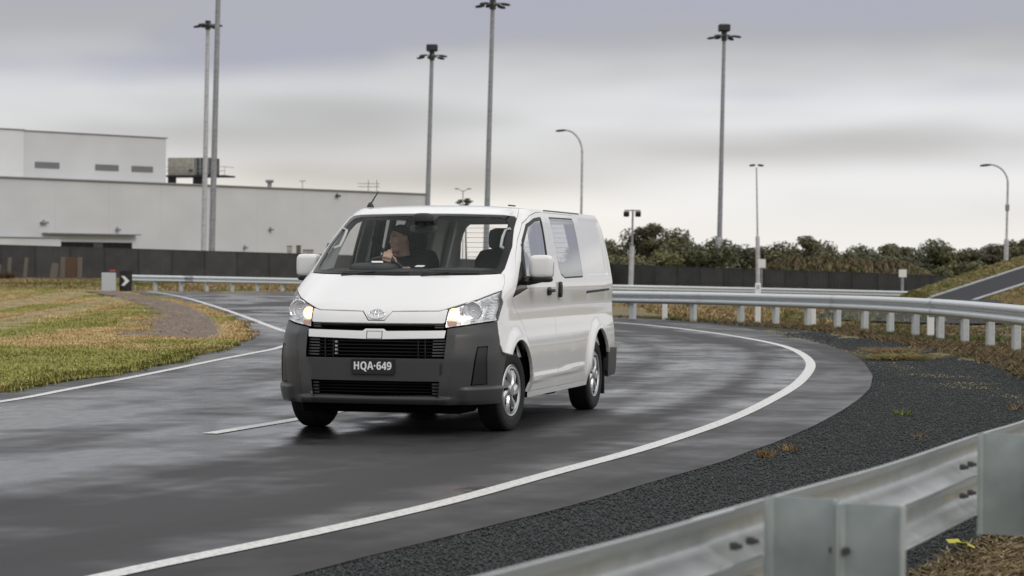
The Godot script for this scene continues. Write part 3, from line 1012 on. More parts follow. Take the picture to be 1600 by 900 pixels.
	panel("headliner", v, "roof", both(R.map(func(q: Array) -> Array: return [q[0] * .93, q[1] - .08 if q[1] > -1.0 else q[1] + .1])), [], M.trim_mid, -0.055, 0.0, 0.12, 0.0)
	gg = Geo.new()
	gg.lathe(Transform3D(Basis(Vector3.BACK, PI / 2), Vector3(-.655, 1.938, -.93)), [Vector2(.034, 0), Vector2(.030, .018), Vector2(.018, .036), Vector2(.008, .046)], 14)
	gg.tube([Vector3(-.655, 1.965, -.935), Vector3(-.640, 2.02, -.99), Vector3(-.622, 2.085, -1.06)], [.008, .007, .0055], 8)
	obj("antenna", gg, M.black_plastic, v)
	gg = Geo.new()
	gg.bar(Vector3(.705, 1.950, -.72), Vector3(.725, 1.948, -.86), .02, .012, .004)
	obj("moulding_end", gg, M.black_plastic, v)
	# tail
	var TW := [[0.0, 1.32], [.70, 1.33], [.73, 1.38], [.68, 1.80], [.62, 1.845], [0.0, 1.85]]
	var gate := panel("tailgate", v, "tail", both([[0.0, .58], [.80, .58], [.82, 1.0], [.80, 1.5], [.74, 1.86], [.70, 1.91], [0.0, 1.92]]), [both(TW)], M.white_paint, 0.0, 0.03, 0.06)
	panel("tailgate_corner", v, "tail", both([[0.0, .57], [.915, .57], [.91, 1.0], [.87, 1.5], [.79, 1.86], [.74, 1.925], [0.0, 1.925]]), [both([[0.0, .58], [.80, .58], [.82, 1.0], [.80, 1.5], [.74, 1.86], [.70, 1.91], [0.0, 1.92]])], M.white_paint, 0.0, 0.02, 0.05)
	panel("tailgate_lining", gate, "tail", both([[0.0, .62], [.78, .62], [.78, 1.0], [.76, 1.5], [.70, 1.88], [0.0, 1.89]]), [shrunk(both(TW), .012)], M.liner_white, -0.05, 0.0, 0.10)
	panel("rear_window", gate, "tail", both(TW), [], M.side_glass, -0.004, 0.0, 0.2, 0.0)
	gg = Geo.new()
	for k in 9:
		var y := 1.40 + k * .05
		gg.bar(skin_tail(-.64, y) + Vector3(0, 0, .01), skin_tail(0, y) + Vector3(0, 0, .01), .002, .0035)
		gg.bar(skin_tail(0, y) + Vector3(0, 0, .01), skin_tail(.64, y) + Vector3(0, 0, .01), .002, .0035)
	obj("heater_wire", gg, M.trim_dark, gate)
	panel("rear_bumper", v, "tail", both([[0.0, .31], [.86, .31], [.88, .58], [0.0, .58]]), [], M.grey_plastic, 0.03, 0.05, 0.08, 0.0)
	for s in [1.0, -1.0]:
		var p := poly([[s * .835, .95], [s * .885, .96], [s * .87, 1.40], [s * .825, 1.38]])
		panel("tail_lamp", v, "tail", p, [], M.tail_lens, 0.012, 0.02, 0.05, 0.0)
	# cab: floor, dashboard, wheel, seats, mirror
	gg = Geo.new()
	gg.bx(Vector3(0, .59, -1.95), Vector3(1.72, .04, 4.3))
	gg.bx(Vector3(0, .80, -1.16), Vector3(1.6, .40, .6), .03)
	obj("cab_floor", gg, M.trim_dark, v)
	gg = Geo.new()
	var side := Transform3D(Basis(Vector3.BACK, Vector3.UP, Vector3.RIGHT), Vector3(-.80, 0, 0))
	gg.prism(side, poly([[-.03, 1.36], [-.30, 1.385], [-.40, 1.36], [-.43, 1.20], [-.30, .95], [.05, .85], [.05, 1.30]]), 1.60)
	var top := []
	for i in 17:
		var z := lerpf(-.80, .80, i / 16.0)
		top.append([z, skin_u(uz(z, 1.36), 1.36).z - .05])
	top += [[.80, -.35], [-.80, -.35]]
	gg.prism(Transform3D(Basis(Vector3.RIGHT, Vector3.BACK, Vector3.UP), Vector3(0, 1.30, 0)), poly(top), .062)
	gg.pillow(Transform3D(Basis(), Vector3(-.40, 1.385, -.26)), Vector3(.42, .10, .34), 3.0, 10)
	gg.pillow(Transform3D(Basis(), Vector3(.42, 1.37, -.22)), Vector3(.60, .05, .34), 3.0, 10)
	obj("dashboard", gg, M.trim_dark, v)
	gg = Geo.new()
	var wc := Vector3(-.40, 1.325, -.59)
	var wn := Vector3(0, .60, -.80)
	var wy := Vector3(0, .80, .60)
	var ring := []
	for i in 32:
		ring.append(wc + Vector3.RIGHT * cos(TAU * i / 32) * .19 + wy * sin(TAU * i / 32) * .19)
	gg.tube(ring, [.016], 8, false, true)
	for a in [0.0, PI, -PI / 2]:
		gg.bar(wc, wc + (Vector3.RIGHT * cos(a) + wy * sin(a)) * .18, .035, .015, .004, wn)
	gg.pillow(Transform3D(Basis(Vector3.RIGHT, wy, wn), wc), Vector3(.15, .12, .05), 3.0, 8)
	gg.tube([wc, wc - wn * .35], [.04], 8)
	obj("steering_wheel", gg, M.trim_dark, v)
	for z in [-.40, .47]:
		var seat := Node3D.new()
		seat.name = "seat"
		v.add_child(seat, true)
		seat.position = Vector3(z, 0, -1.05)
		gg = Geo.new()
		gg.pillow(Transform3D(Basis(), Vector3(0, 1.0, 0)), Vector3(.52, .18, .54), 4.0, 10)
		obj("cushion", gg, M.seat_fabric, seat)
		gg = Geo.new()
		gg.pillow(Transform3D(Basis(Vector3.RIGHT, -.24), Vector3(0, 1.27, -.31)), Vector3(.52, .60, .16), 5.0, 12)
		obj("backrest", gg, M.seat_fabric, seat)
		gg = Geo.new()
		gg.pillow(Transform3D(Basis(Vector3.RIGHT, -.15), Vector3(0, 1.655, -.375)), Vector3(.27, .20, .11), 5.0, 10)
		for q in [-.06, .06]:
			gg.tube([Vector3(q, 1.5, -.37), Vector3(q, 1.62, -.38)], [.007], 6)
		obj("headrest", gg, M.seat_fabric, seat)
	gg = Geo.new()
	gg.pillow(Transform3D(Basis(), Vector3(-.01, 1.735, -.48)), Vector3(.26, .072, .03), 4.0, 10)
	gg.pillow(Transform3D(Basis(), Vector3(.0, 1.83, -.44)), Vector3(.17, .09, .14), 4.0, 8)
	gg.tube([Vector3(0, 1.82, -.46), Vector3(0, 1.75, -.47)], [.012], 6)
	obj("rear_view_mirror", gg, M.trim_dark, v)
	gg = Geo.new()
	for z in [-.40, .40]:
		gg.pillow(Transform3D(Basis(Vector3.RIGHT, .25), Vector3(z, 1.845, -.74)), Vector3(.44, .02, .19), 5.0, 8)
	obj("sun_visor", gg, M.trim_mid, v)
	gg = Geo.new()
	gg.bar(Vector3(-.78, 1.66, -1.37), Vector3(-.52, 1.47, -1.10), .004, .05, 0.0, Vector3(0.5, 0.5, 0.6).normalized())
	gg.bar(Vector3(-.52, 1.47, -1.10), Vector3(-.24, 1.10, -.98), .004, .05, 0.0, Vector3(0.3, 0.2, 0.9).normalized())
	obj("seat_belt", gg, M.rubber_seal, v)
	# wipers on the black strip
	for p in [[-.50, .10, .17], [.22, .70, .10]]:
		gg = Geo.new()
		var pts := []
		for i in 9:
			var z := lerpf(p[0], p[1], i / 8.0)
			var y := lerpf(1.336, 1.346, i / 8.0)
			pts.append(skin_u(uz(z, y), y) + Vector3(0, .006, .008))
		gg.tube(pts, [.007], 6)
		gg.tube([pts[0] + Vector3(0, -.02, .02), pts[4] + Vector3(0, .012, .012)], [.011, .007], 6)
		obj("wiper", gg, M.black_plastic, v)
	# wheels: the front pair steered to the van's right
	for w in [[.835, 0.0, -.10], [-.835, 0.0, -.10], [.835, -3.21, 0.0], [-.835, -3.21, 0.0]]:
		var wh := Node3D.new()
		wh.name = "wheel"
		v.add_child(wh, true)
		wh.position = Vector3(w[0], .345, w[1])
		wh.rotation.y = w[2] + (0.0 if w[0] > 0 else PI)
		make_wheel(wh, w[1] * 1.7 + w[0])

func make_wheel(wh: Node3D, spin: float) -> void:
	var id := Transform3D()
	var g := Geo.new()
	var prof := [Vector2(.215, -.09), Vector2(.25, -.104), Vector2(.30, -.108), Vector2(.328, -.100), Vector2(.342, -.085)]
	for k in 5:
		var x := -.066 + k * .033
		prof += [Vector2(.345, x - .013), Vector2(.3455, x + .013), Vector2(.337, x + .0135), Vector2(.337, x + .0195)]
	prof += [Vector2(.342, .085), Vector2(.328, .100), Vector2(.30, .108), Vector2(.25, .104), Vector2(.222, .092), Vector2(.215, .085)]
	g.lathe(id, prof, 48)
	obj("tyre", g, M.tyre_rubber, wh)
	g = Geo.new()
	var rp := [Vector2(.0, .010), Vector2(.212, .012), Vector2(.214, .05), Vector2(.216, .088), Vector2(.224, .094), Vector2(.217, .10), Vector2(.205, .096), Vector2(.196, .082)]
	rp.reverse()
	g.lathe(id, rp, 48)
	obj("rim", g, M.wheel_silver, wh)
	g = Geo.new()
	g.lathe(id, [Vector2(.196, .06), Vector2(.06, .045)], 40)
	obj("brake_shadow", g, M.wheel_dark, wh)
	# cover with seven swept blades
	g = Geo.new()
	for k in 7:
		var a0 := TAU * k / 7 + spin
		var prev := []
		for i in 7:
			var t := i / 6.0
			var r := lerpf(.045, .200, t)
			var a := a0 + t * .38
			var hw := lerpf(.36, .30, t)
			var xx := lerpf(.094, .088, t) + .006 * sin(t * PI)
			var row := []
			for q in [[-1.0, -.018], [-.55, 0.0], [.45, -.003], [1.0, -.022]]:
				var b: float = a + hw * q[0]
				row.append(Vector3(xx + q[1], r * cos(b), r * sin(b)))
			if prev:
				for j in 3:
					g.quad(prev[j], prev[j + 1], row[j + 1], row[j])
			prev = row
	obj("wheel_cover", outward(g, Vector3.RIGHT), M.wheel_silver, wh)
	g = Geo.new()
	g.lathe(id, [Vector2(.052, .085), Vector2(.050, .100), Vector2(.040, .106), Vector2(.0, .108)], 20)
	g.lathe(id, [Vector2(.204, .085), Vector2(.204, .096), Vector2(.192, .098), Vector2(.188, .088)], 40)
	obj("hub_cap", outward(g, Vector3.RIGHT), M.wheel_silver, wh)

# turns every face of an open shell so that it looks along a direction
func outward(g: Geo, d: Vector3) -> Geo:
	for i in range(0, g.v.size(), 3):
		var s := (g.v[i + 1] - g.v[i]).cross(g.v[i + 2] - g.v[i])
		if s.dot(d) > 0.0:
			var t := g.v[i + 1]
			g.v[i + 1] = g.v[i + 2]
			g.v[i + 2] = t
			var m := g.n[i + 1]
			g.n[i + 1] = g.n[i + 2]
			g.n[i + 2] = m
		for k in 3:
			if g.n[i + k].dot(d) < 0.0: g.n[i + k] = -g.n[i + k]
	return g

# ---- the driver ------------------------------------------------------------------------------
func smin(a: float, b: float, k: float) -> float:
	var h := maxf(k - absf(a - b), 0.0) / k
	return minf(a, b) - h * h * k * 0.25

func bone(p: Vector3, b: Array) -> float:
	var a: Vector3 = b[0]
	var d: Vector3 = b[1] - a
	var t := clampf((p - a).dot(d) / d.length_squared(), 0.0, 1.0)
	return (p - a - d * t).length() - lerpf(b[2], b[3], t)

func egg(p: Vector3, c: Vector3, r: Vector3) -> float:
	var q := (p - c) / r
	var k := q.length()
	var j := (q / r).length()
	return k * (k - 1.0) / maxf(j, 1e-4)

func bones(p: Vector3, list: Array, k: float) -> float:
	var d := 1e3
	for b in list:
		d = smin(d, bone(p, b), k)
	return d

# surface nets: one vertex in each cell the surface crosses, one quad round each crossed edge
func nets(g: Geo, f: Callable, lo: Vector3, hi: Vector3, cell: float) -> void:
	var n := Vector3i(((hi - lo) / cell).ceil()) + Vector3i.ONE
	var val := PackedFloat32Array()
	val.resize(n.x * n.y * n.z)
	val.fill(1e3)
	var B := 5
	for bi in ceili(float(n.x) / B):
		for bj in ceili(float(n.y) / B):
			for bk in ceili(float(n.z) / B):
				var c := lo + (Vector3(bi, bj, bk) * B + Vector3.ONE * (B / 2.0)) * cell
				var d: float = f.call(c)
				if absf(d) > B * cell * 1.25:
					if d < 0:
						for i in range(bi * B, mini(bi * B + B, n.x)):
							for j in range(bj * B, mini(bj * B + B, n.y)):
								for k in range(bk * B, mini(bk * B + B, n.z)):
									val[(i * n.y + j) * n.z + k] = -1.0
					continue
				for i in range(bi * B, mini(bi * B + B, n.x)):
					for j in range(bj * B, mini(bj * B + B, n.y)):
						for k in range(bk * B, mini(bk * B + B, n.z)):
							val[(i * n.y + j) * n.z + k] = f.call(lo + Vector3(i, j, k) * cell)
	var at := {}
	var X := n.y * n.z
	var Y := n.z
	for i in n.x - 1:
		for j in n.y - 1:
			for k in n.z - 1:
				var o := i * X + j * Y + k
				var v := [val[o], val[o + 1], val[o + Y], val[o + Y + 1], val[o + X], val[o + X + 1], val[o + X + Y], val[o + X + Y + 1]]
				var neg := 0
				for q in v:
					if q < 0.0: neg += 1
				if neg == 0 or neg == 8:
					continue
				var sum := Vector3.ZERO
				var cnt := 0
				for e in [[0, 1], [2, 3], [4, 5], [6, 7], [0, 2], [1, 3], [4, 6], [5, 7], [0, 4], [1, 5], [2, 6], [3, 7]]:
					var a: float = v[e[0]]
					var b: float = v[e[1]]
					if (a < 0.0) != (b < 0.0):
						var t := clampf(a / (a - b), 0.0, 1.0)
						var pa := Vector3(e[0] >> 2, (e[0] >> 1) & 1, e[0] & 1)
						var pb := Vector3(e[1] >> 2, (e[1] >> 1) & 1, e[1] & 1)
						sum += pa.lerp(pb, t)
						cnt += 1
				var p := lo + (Vector3(i, j, k) + sum / cnt) * cell
				var e := cell * 0.6
				var nn := Vector3(f.call(p + Vector3(e, 0, 0)) - f.call(p - Vector3(e, 0, 0)), f.call(p + Vector3(0, e, 0)) - f.call(p - Vector3(0, e, 0)), f.call(p + Vector3(0, 0, e)) - f.call(p - Vector3(0, 0, e))).normalized()
				at[o] = [p, nn]
	for o in at:
		var i: int = o / X
		var j: int = (o / Y) % n.y
		var k: int = o % n.z
		if i == 0 or j == 0 or k == 0:
			continue
		for e in [[X, Y, 1], [Y, 1, X], [1, X, Y]]:
			if (val[o] < 0.0) != (val[o + e[0]] < 0.0):
				var q := [o, o - e[1], o - e[1] - e[2], o - e[2]]
				if q.all(func(z: int) -> bool: return at.has(z)):
					g.quadn(at[q[0]][0], at[q[1]][0], at[q[2]][0], at[q[3]][0], at[q[0]][1], at[q[1]][1], at[q[2]][1], at[q[3]][1])

func hand_bones(P: Vector3, t: Vector3, r: Vector3, w: Vector3, wrist: Vector3) -> Array:
	var out := []
	for i in 4:
		var o: Vector3 = P + t * (.031 - .0205 * i)
		var s: float = [.94, 1.0, .96, .80][i]
		var k: Vector3 = o + r * .040 + w * .018
		var m: Vector3 = o + r * (.036 * s) - w * (.024 * s)
		var d: Vector3 = o + r * .004 - w * (.038 * s)
		var e: Vector3 = o - r * (.018 * s) - w * (.026 * s)
		out += [[k, m, .0105, .0095], [m, d, .0095, .0088], [d, e, .0085, .0075], [k, wrist.lerp(o, .15), .0125, .018]]
	var b: Vector3 = P + t * .034 + w * .045 - r * .005
	out += [[wrist, b, .017, .014], [b, P + t * .060 + w * .022 + r * .002, .0125, .011], [P + t * .060 + w * .022 + r * .002, P + t * .085 - w * .004 - r * .008, .0105, .0085]]
	return out

func make_driver(place: Transform3D) -> void:
	var who := thing("person", "driver in a dark jumper at the wheel, looking toward the island", "person")
	who.transform = place
	var wc := Vector3(-.40, 1.325, -.59)
	var w := Vector3(0, .60, -.80)
	var wy := Vector3(0, .80, .60)
	var rad := Vector3.RIGHT * .28 + wy * .96
	var P1 := wc + rad * .19
	var wrist1 := P1 + w * .088 + wy * .005
	var h1 := hand_bones(P1, Vector3.RIGHT * .96 - wy * .28, rad, w, wrist1)
	var P2 := wc + Vector3.RIGHT * .19
	var wrist2 := P2 + w * .088
	var h2 := hand_bones(P2, wy, Vector3.RIGHT, w, wrist2)
	var elb1 := Vector3(-.60, 1.24, -.86)
	var elb2 := Vector3(-.17, 1.20, -.86)
	var trunk := [[Vector3(-.40, 1.02, -1.02), Vector3(-.40, 1.30, -1.13), .135, .150], [Vector3(-.40, 1.30, -1.13), Vector3(-.40, 1.41, -1.13), .145, .12], [Vector3(-.565, 1.425, -1.13), Vector3(-.235, 1.425, -1.13), .070, .070]]
	var arms := [[Vector3(-.585, 1.42, -1.12), elb1, .056, .044], [elb1, wrist1, .044, .028], [Vector3(-.215, 1.42, -1.12), elb2, .056, .044], [elb2, wrist2, .044, .028]]
	var neck := [[Vector3(-.40, 1.40, -1.11), Vector3(-.395, 1.53, -1.055), .068, .056], [Vector3(-.395, 1.53, -1.055), Vector3(-.395, 1.60, -1.03), .056, .056]]
	var legs := []
	for x in [-.49, -.31]:
		legs += [[Vector3(x, 1.03, -1.0), Vector3(x - .02, 1.12, -.56), .085, .062], [Vector3(x - .02, 1.12, -.56), Vector3(x, .72, -.36), .058, .042], [Vector3(x, .66, -.36), Vector3(x, .645, -.17), .036, .030]]
	var all := trunk + arms + neck + legs
	var g := Geo.new()
	nets(g, func(p: Vector3) -> float: return bones(p, all, .05), Vector3(-.72, .60, -1.32), Vector3(-.08, 1.62, -.12), .015)
	# hands with five fingers each
	nets(g, func(p: Vector3) -> float: return bones(p, h1, .010), P1 - Vector3.ONE * .13, P1 + Vector3.ONE * .13, .0034)
	nets(g, func(p: Vector3) -> float: return bones(p, h2, .010), P2 - Vector3.ONE * .13, P2 + Vector3.ONE * .13, .0042)
	# head
	var f := Vector3(-.60, -.05, .80).normalized()
	var hb := Basis(Vector3.UP.cross(f).normalized(), Vector3.ZERO, f)
	hb.y = hb.z.cross(hb.x)
	var head := Transform3D(hb, Vector3(-.392, 1.655, -1.0))
	var inv := head.affine_inverse()
	var skull := func(p: Vector3) -> float:
		var x := Vector3(absf(p.x), p.y, p.z)
		var d := egg(p, Vector3(0, .032, -.012), Vector3(.076, .090, .096))
		d = smin(d, egg(p, Vector3(0, -.045, .028), Vector3(.060, .080, .062)), .04)
		d = smin(d, egg(p, Vector3(0, -.102, .058), Vector3(.030, .022, .026)), .03)
		d = smin(d, egg(x, Vector3(.040, -.028, .062), Vector3(.022, .024, .022)), .03)
		d = smin(d, bone(x, [Vector3(.006, .030, .083), Vector3(.042, .026, .070), .010, .010]), .02)
		d = maxf(d, -egg(x, Vector3(.032, .006, .100), Vector3(.018, .012, .018)))
		d = smin(d, bone(p, [Vector3(0, .014, .086), Vector3(0, -.030, .110), .009, .014]), .018)
		d = smin(d, egg(x, Vector3(.012, -.034, .098), Vector3(.010, .008, .010)), .01)
		d = smin(d, egg(p, Vector3(0, -.070, .083), Vector3(.026, .014, .014)), .016)
		d = smin(d, egg(x, Vector3(.079, -.004, -.010), Vector3(.011, .032, .020)), .012)
		d = smin(d, bone(p, [Vector3(0, -.06, -.02), Vector3(0, -.16, -.035), .056, .058]), .04)
		return d
	var hg := Geo.new()
	nets(hg, skull, Vector3(-.11, -.16, -.13), Vector3(.11, .14, .15), .0042)
	for i in range(0, hg.v.size(), 3):
		g.tn(head * hg.v[i], head * hg.v[i + 2], head * hg.v[i + 1], hb * hg.n[i], hb * hg.n[i + 2], hb * hg.n[i + 1])
	obj("body", g, M.skin, who)
	var hair := Geo.new()
	nets(hair, func(q: Vector3) -> float:
		var p := inv * q
		var d := egg(p, Vector3(0, .034, -.014), Vector3(.082, .094, .101)) + .0015 * sin(p.x * 300.0) * sin(p.z * 260.0 + p.y * 200.0)
		return maxf(d, .012 + .80 * p.z - p.y + .25 * maxf(absf(p.x) - .05, 0.0)), head.origin - Vector3.ONE * .16, head.origin + Vector3.ONE * .16, .005)
	obj("hair", hair, M.hair, who)
	for s in [1.0, -1.0]:
		g = Geo.new()
		g.pillow(head * Transform3D(Basis(), Vector3(s * .032, .006, .080)), Vector3(.026, .013, .020), 2.0, 8)
		var eye := obj("eye", g, M.eye_white, who)
		g = Geo.new()
		g.pillow(head * Transform3D(Basis(), Vector3(s * .030, .006, .0885)), Vector3(.011, .011, .005), 2.0, 6)
		obj("iris", g, M.eye_dark, eye)
		g = Geo.new()
		g.tube([head * Vector3(s * .014, .024, .094), head * Vector3(s * .034, .030, .090), head * Vector3(s * .050, .024, .076)], [.004, .005, .003], 6)
		obj("eyebrow", g, M.hair, who)
	g = Geo.new()
	g.pillow(head * Transform3D(Basis(), Vector3(0, -.066, .095)), Vector3(.044, .007, .010), 2.0, 8)
	g.pillow(head * Transform3D(Basis(), Vector3(0, -.0745, .094)), Vector3(.038, .008, .010), 2.0, 8)
	obj("mouth", g, M.lip, who)
	var coat := trunk + [[arms[0][0], arms[0][1], .056, .046], [elb1, elb1.lerp(wrist1, .86), .046, .036], [arms[2][0], arms[2][1], .056, .046], [elb2, elb2.lerp(wrist2, .86), .046, .036]]
	g = Geo.new()
	nets(g, func(p: Vector3) -> float: return maxf(smin(bones(p, coat, .06), bone(p, [neck[0][0], neck[0][0].lerp(neck[0][1], .72), .078, .060]), .04) - .012, 1.03 - p.y), Vector3(-.74, 1.0, -1.34), Vector3(-.06, 1.54, -.46), .015)
	obj("jumper", g, M.dark_cloth, who)
	g = Geo.new()
	nets(g, func(p: Vector3) -> float: return maxf(bones(p, [trunk[0]] + [legs[0], legs[1], legs[3], legs[4]], .05) - .010, maxf(p.y - 1.06 if p.z < -.9 else -1.0, .70 - p.y)), Vector3(-.72, .66, -1.24), Vector3(-.10, 1.24, -.24), .018)
	obj("trousers", g, M.trim_dark, who)
	g = Geo.new()
	for x in [-.49, -.31]:
		g.pillow(Transform3D(Basis(), Vector3(x, .66, -.27)), Vector3(.10, .10, .30), 3.0, 8)
	obj("shoe", g, M.black_plastic, who)

# ---- the ground ------------------------------------------------------------------------------
var ROUGH := FastNoiseLite.new()
var OUTER_LINE := [[-3.7, -7.6], [-2.9, -8.8], [-2.05, -10.27], [-1.66, -11.15], [-1.02, -12.55], [-.38, -14.15], [.25, -16.05], [1.07, -18.5], [2.0, -21.8], [2.84, -25.5], [3.53, -29.0], [4.25, -33.6], [4.63, -37.4], [4.80, -41.0], [4.73, -44.2], [4.48, -47.4], [4.07, -50.8], [3.46, -54.5], [2.6, -58.0], [1.2, -60.6], [-1.0, -62.0], [-3.6, -62.8]]
var ASPHALT_EDGE := [[-3.4, -6.6], [-2.0, -9.0], [-1.18, -10.41], [-.63, -11.71], [.27, -13.8], [.9, -15.5], [1.75, -17.9], [2.82, -21.6], [3.9, -26.2], [4.59, -30.1], [5.1, -34.0], [5.5, -38.0], [5.68, -42.8], [5.58, -48.6], [5.2, -54.9], [4.2, -60.3], [2.8, -64.0], [-1.0, -65.8]]
var ISLAND := [[-18.32, -111.02], [-16.0, -102.84], [-12.82, -89.41], [-9.69, -74.65], [-7.18, -60.37], [-6.07, -53.16], [-5.26, -47.03], [-4.91, -42.47], [-4.79, -38.98], [-4.80, -35.5], [-4.90, -32.38], [-5.05, -30.1], [-5.23, -28.43], [-5.41, -27.06], [-5.59, -25.83], [-6.5, -22.0], [-9.0, -17.5]]

func v2s(a: Array) -> PackedVector2Array:
	var p := PackedVector2Array()
	for q in a:
		p.append(Vector2(q[0], q[1]))
	return p

# Catmull-Rom through the points, then one point every step
func spline(a: Array, step: float) -> PackedVector2Array:
	var p := v2s(a)
	var dense := PackedVector2Array()
	for i in p.size() - 1:
		var p0 := p[maxi(i - 1, 0)]
		var p3 := p[mini(i + 2, p.size() - 1)]
		for k in 12:
			dense.append(p[i].cubic_interpolate(p[i + 1], p0, p3, k / 12.0))
	dense.append(p[-1])
	var out := PackedVector2Array([dense[0]])
	var want := step
	var run := 0.0
	for i in dense.size() - 1:
		var l := dense[i].distance_to(dense[i + 1])
		while want <= run + l and l > 0:
			out.append(dense[i].lerp(dense[i + 1], (want - run) / l))
			want += step
		run += l
	out.append(dense[-1])
	return out

func land(x: float, z: float) -> float:
	var back := smoothstep(-72.0, -125.0, z)
	var h := -0.03 - back * (0.95 * smoothstep(-4.0, 9.0, x) + 0.8 * smoothstep(9.0, 32.0, x))
	h += 0.10 * smoothstep(-112.0, -135.0, z) * smoothstep(2.0, -12.0, x)
	# the low brown mound before the trees
	h += 3.5 * exp(-pow((z + 206.0) / 6.0, 2.0)) * smoothstep(15.0, 25.0, x) * smoothstep(41.0, 33.0, x)
	h += 0.10 * ROUGH.get_noise_2d(x * 2.0, z * 2.0) * smoothstep(-62.0, -80.0, z)
	# the verge is banked up a little toward the guard rail
	h += 0.05 * smoothstep(5.2, 7.5, x) * smoothstep(-60.0, -50.0, z)
	return h

func make_ground() -> void:
	ROUGH.frequency = 0.05
	ROUGH.seed = 4
	var xs := [-1800.0, -900.0, -450.0, -250.0, -150.0, -110.0, -85.0]
	for i in 61: xs.append(-70.0 + i * 2.4)
	xs += [90.0, 115.0, 160.0, 260.0, 450.0, 900.0, 1800.0]
	var zs := [200.0, 90.0, 40.0, 20.0]
	for i in 121: zs.append(10.0 - i * 2.1)
	zs += [-260.0, -290.0, -340.0, -450.0, -700.0, -1200.0, -2400.0]
	var g := Geo.new()
	var nrm := func(x: float, z: float) -> Vector3: return Vector3(land(x - .5, z) - land(x + .5, z), 1.0, land(x, z - .5) - land(x, z + .5)).normalized()
	for i in xs.size() - 1:
		for j in zs.size() - 1:
			var q := []
			for k in [[0, 1], [1, 1], [1, 0], [0, 0]]:
				var x: float = xs[i + k[0]]
				var z: float = zs[j + k[1]]
				q.append([Vector3(x, land(x, z), z), nrm.call(x, z)])
			g.quadn(q[0][0], q[1][0], q[2][0], q[3][0], q[0][1], q[1][1], q[2][1], q[3][1])
	struct("ground", g, M.dry_earth, "brown earth and dry grass all around the road")
	# asphalt: one sheet, its own wetness map laid over it in metres
	var up := func(_p: Vector3) -> Vector3: return Vector3.UP
	var edge := spline(ASPHALT_EDGE, 0.8)
	var rag := PackedVector2Array()
	for p in edge:
		rag.append(p + Vector2(ROUGH.get_noise_2d(p.x * 30.0, p.y * 30.0), ROUGH.get_noise_2d(p.y * 30.0, p.x * 30.0)) * 0.02)
	var isl := spline(ISLAND, 1.2)
	var road := rag.duplicate()
	road.append_array(v2s([[-4.0, -76.0], [-8.0, -108.0], [-10.5, -117.5], [-14.0, -114.5], [-19.5, -112.5]]))
	road.append_array(isl)
	road.append_array(v2s([[-14.0, -13.0], [-14.0, 2.0], [-7.0, 2.0], [-5.0, -4.0]]))
	g = Geo.new()
	var k := Geometry2D.triangulate_polygon(road)
	for i in range(0, k.size(), 3):
		var q := []
		for e in 3:
			q.append(road[k[i + e]])
		var uv := q.map(func(p: Vector2) -> Vector2: return Vector2((p.x + 24.0) / 32.0, (p.y + 122.0) / 128.0))
		g.tn(Vector3(q[0].x, 0, q[0].y), Vector3(q[1].x, 0, q[1].y), Vector3(q[2].x, 0, q[2].y), Vector3.UP, Vector3.UP, Vector3.UP, uv[0], uv[1], uv[2])
	for i in road.size():
		var a := road[i]
		var b := road[(i + 1) % road.size()]
		g.quad(Vector3(a.x, 0, a.y), Vector3(b.x, 0, b.y), Vector3(b.x, -.06, b.y), Vector3(a.x, -.06, a.y))
	struct("road", g, wet_asphalt(), "wet dark asphalt road curving round the bend")
	# dark crushed stone of the outer shoulder
	var bed := rag.duplicate()
	bed.append_array(spline([[2.4, -65.6], [4.6, -61.6], [6.0, -55.5], [6.7, -49.0], [6.95, -44.9], [6.95, -40.9], [6.95, -36.5], [6.9, -32.0], [6.5, -27.5], [5.3, -21.8], [4.2, -16.0], [2.9, -11.9], [2.1, -9.6], [1.3, -7.6], [.5, -5.2], [-.2, -3.4]], 0.8))
	for i in bed.size():
		if i >= rag.size():
			bed[i] += Vector2(ROUGH.get_noise_2d(bed[i].x * 14.0, bed[i].y * 14.0), ROUGH.get_noise_2d(bed[i].y * 14.0, bed[i].x * 14.0)) * 0.9
	bed.append_array(v2s([[-2.0, -2.0], [-5.0, -2.0]]))
	g = Geo.new()
	sheet(g, func(x: float, z: float) -> Vector3: return Vector3(x, -0.016 + 0.010 * ROUGH.get_noise_2d(x * 40.0, z * 40.0) + 0.05 * smoothstep(5.2, 7.5, x) * smoothstep(-60.0, -50.0, z), z), bed, [], Vector2(0.45, 0.45), 0.0, up)
	struct("gravel_shoulder", g, M.gravel_bed, "dark crushed stone shoulder outside the white line")
	scatter_stones(bed)
	# island of mown dry grass inside the bend
	var lawn := isl.duplicate()
	for i in lawn.size():
		lawn[i] += Vector2(ROUGH.get_noise_2d(lawn[i].x * 12.0, lawn[i].y * 12.0), ROUGH.get_noise_2d(lawn[i].y * 12.0, lawn[i].x * 12.0)) * 0.35
	lawn.append_array(v2s([[-14.0, -13.0], [-75.0, -13.0], [-75.0, -116.0], [-21.0, -116.0]]))
	g = Geo.new()
	sheet(g, func(x: float, z: float) -> Vector3:
		var e := gap_of(Vector2(x, z), isl)
		return Vector3(x, 0.006 + 0.06 * smoothstep(0.0, 1.6, e) + 0.05 * smoothstep(2.0, 9.0, e) * smoothstep(-75.0, -50.0, z) + 0.10 * ROUGH.get_noise_2d(x * 3.0, z * 3.0) * smoothstep(0.3, 2.5, e), z), lawn, [], Vector2(0.8, 0.8), 0.0, up)
	struct("grass_island", g, M.island_soil, "dry patchy grass island inside the bend")
	scatter_grass(lawn, isl)
	var grit := Geo.new()
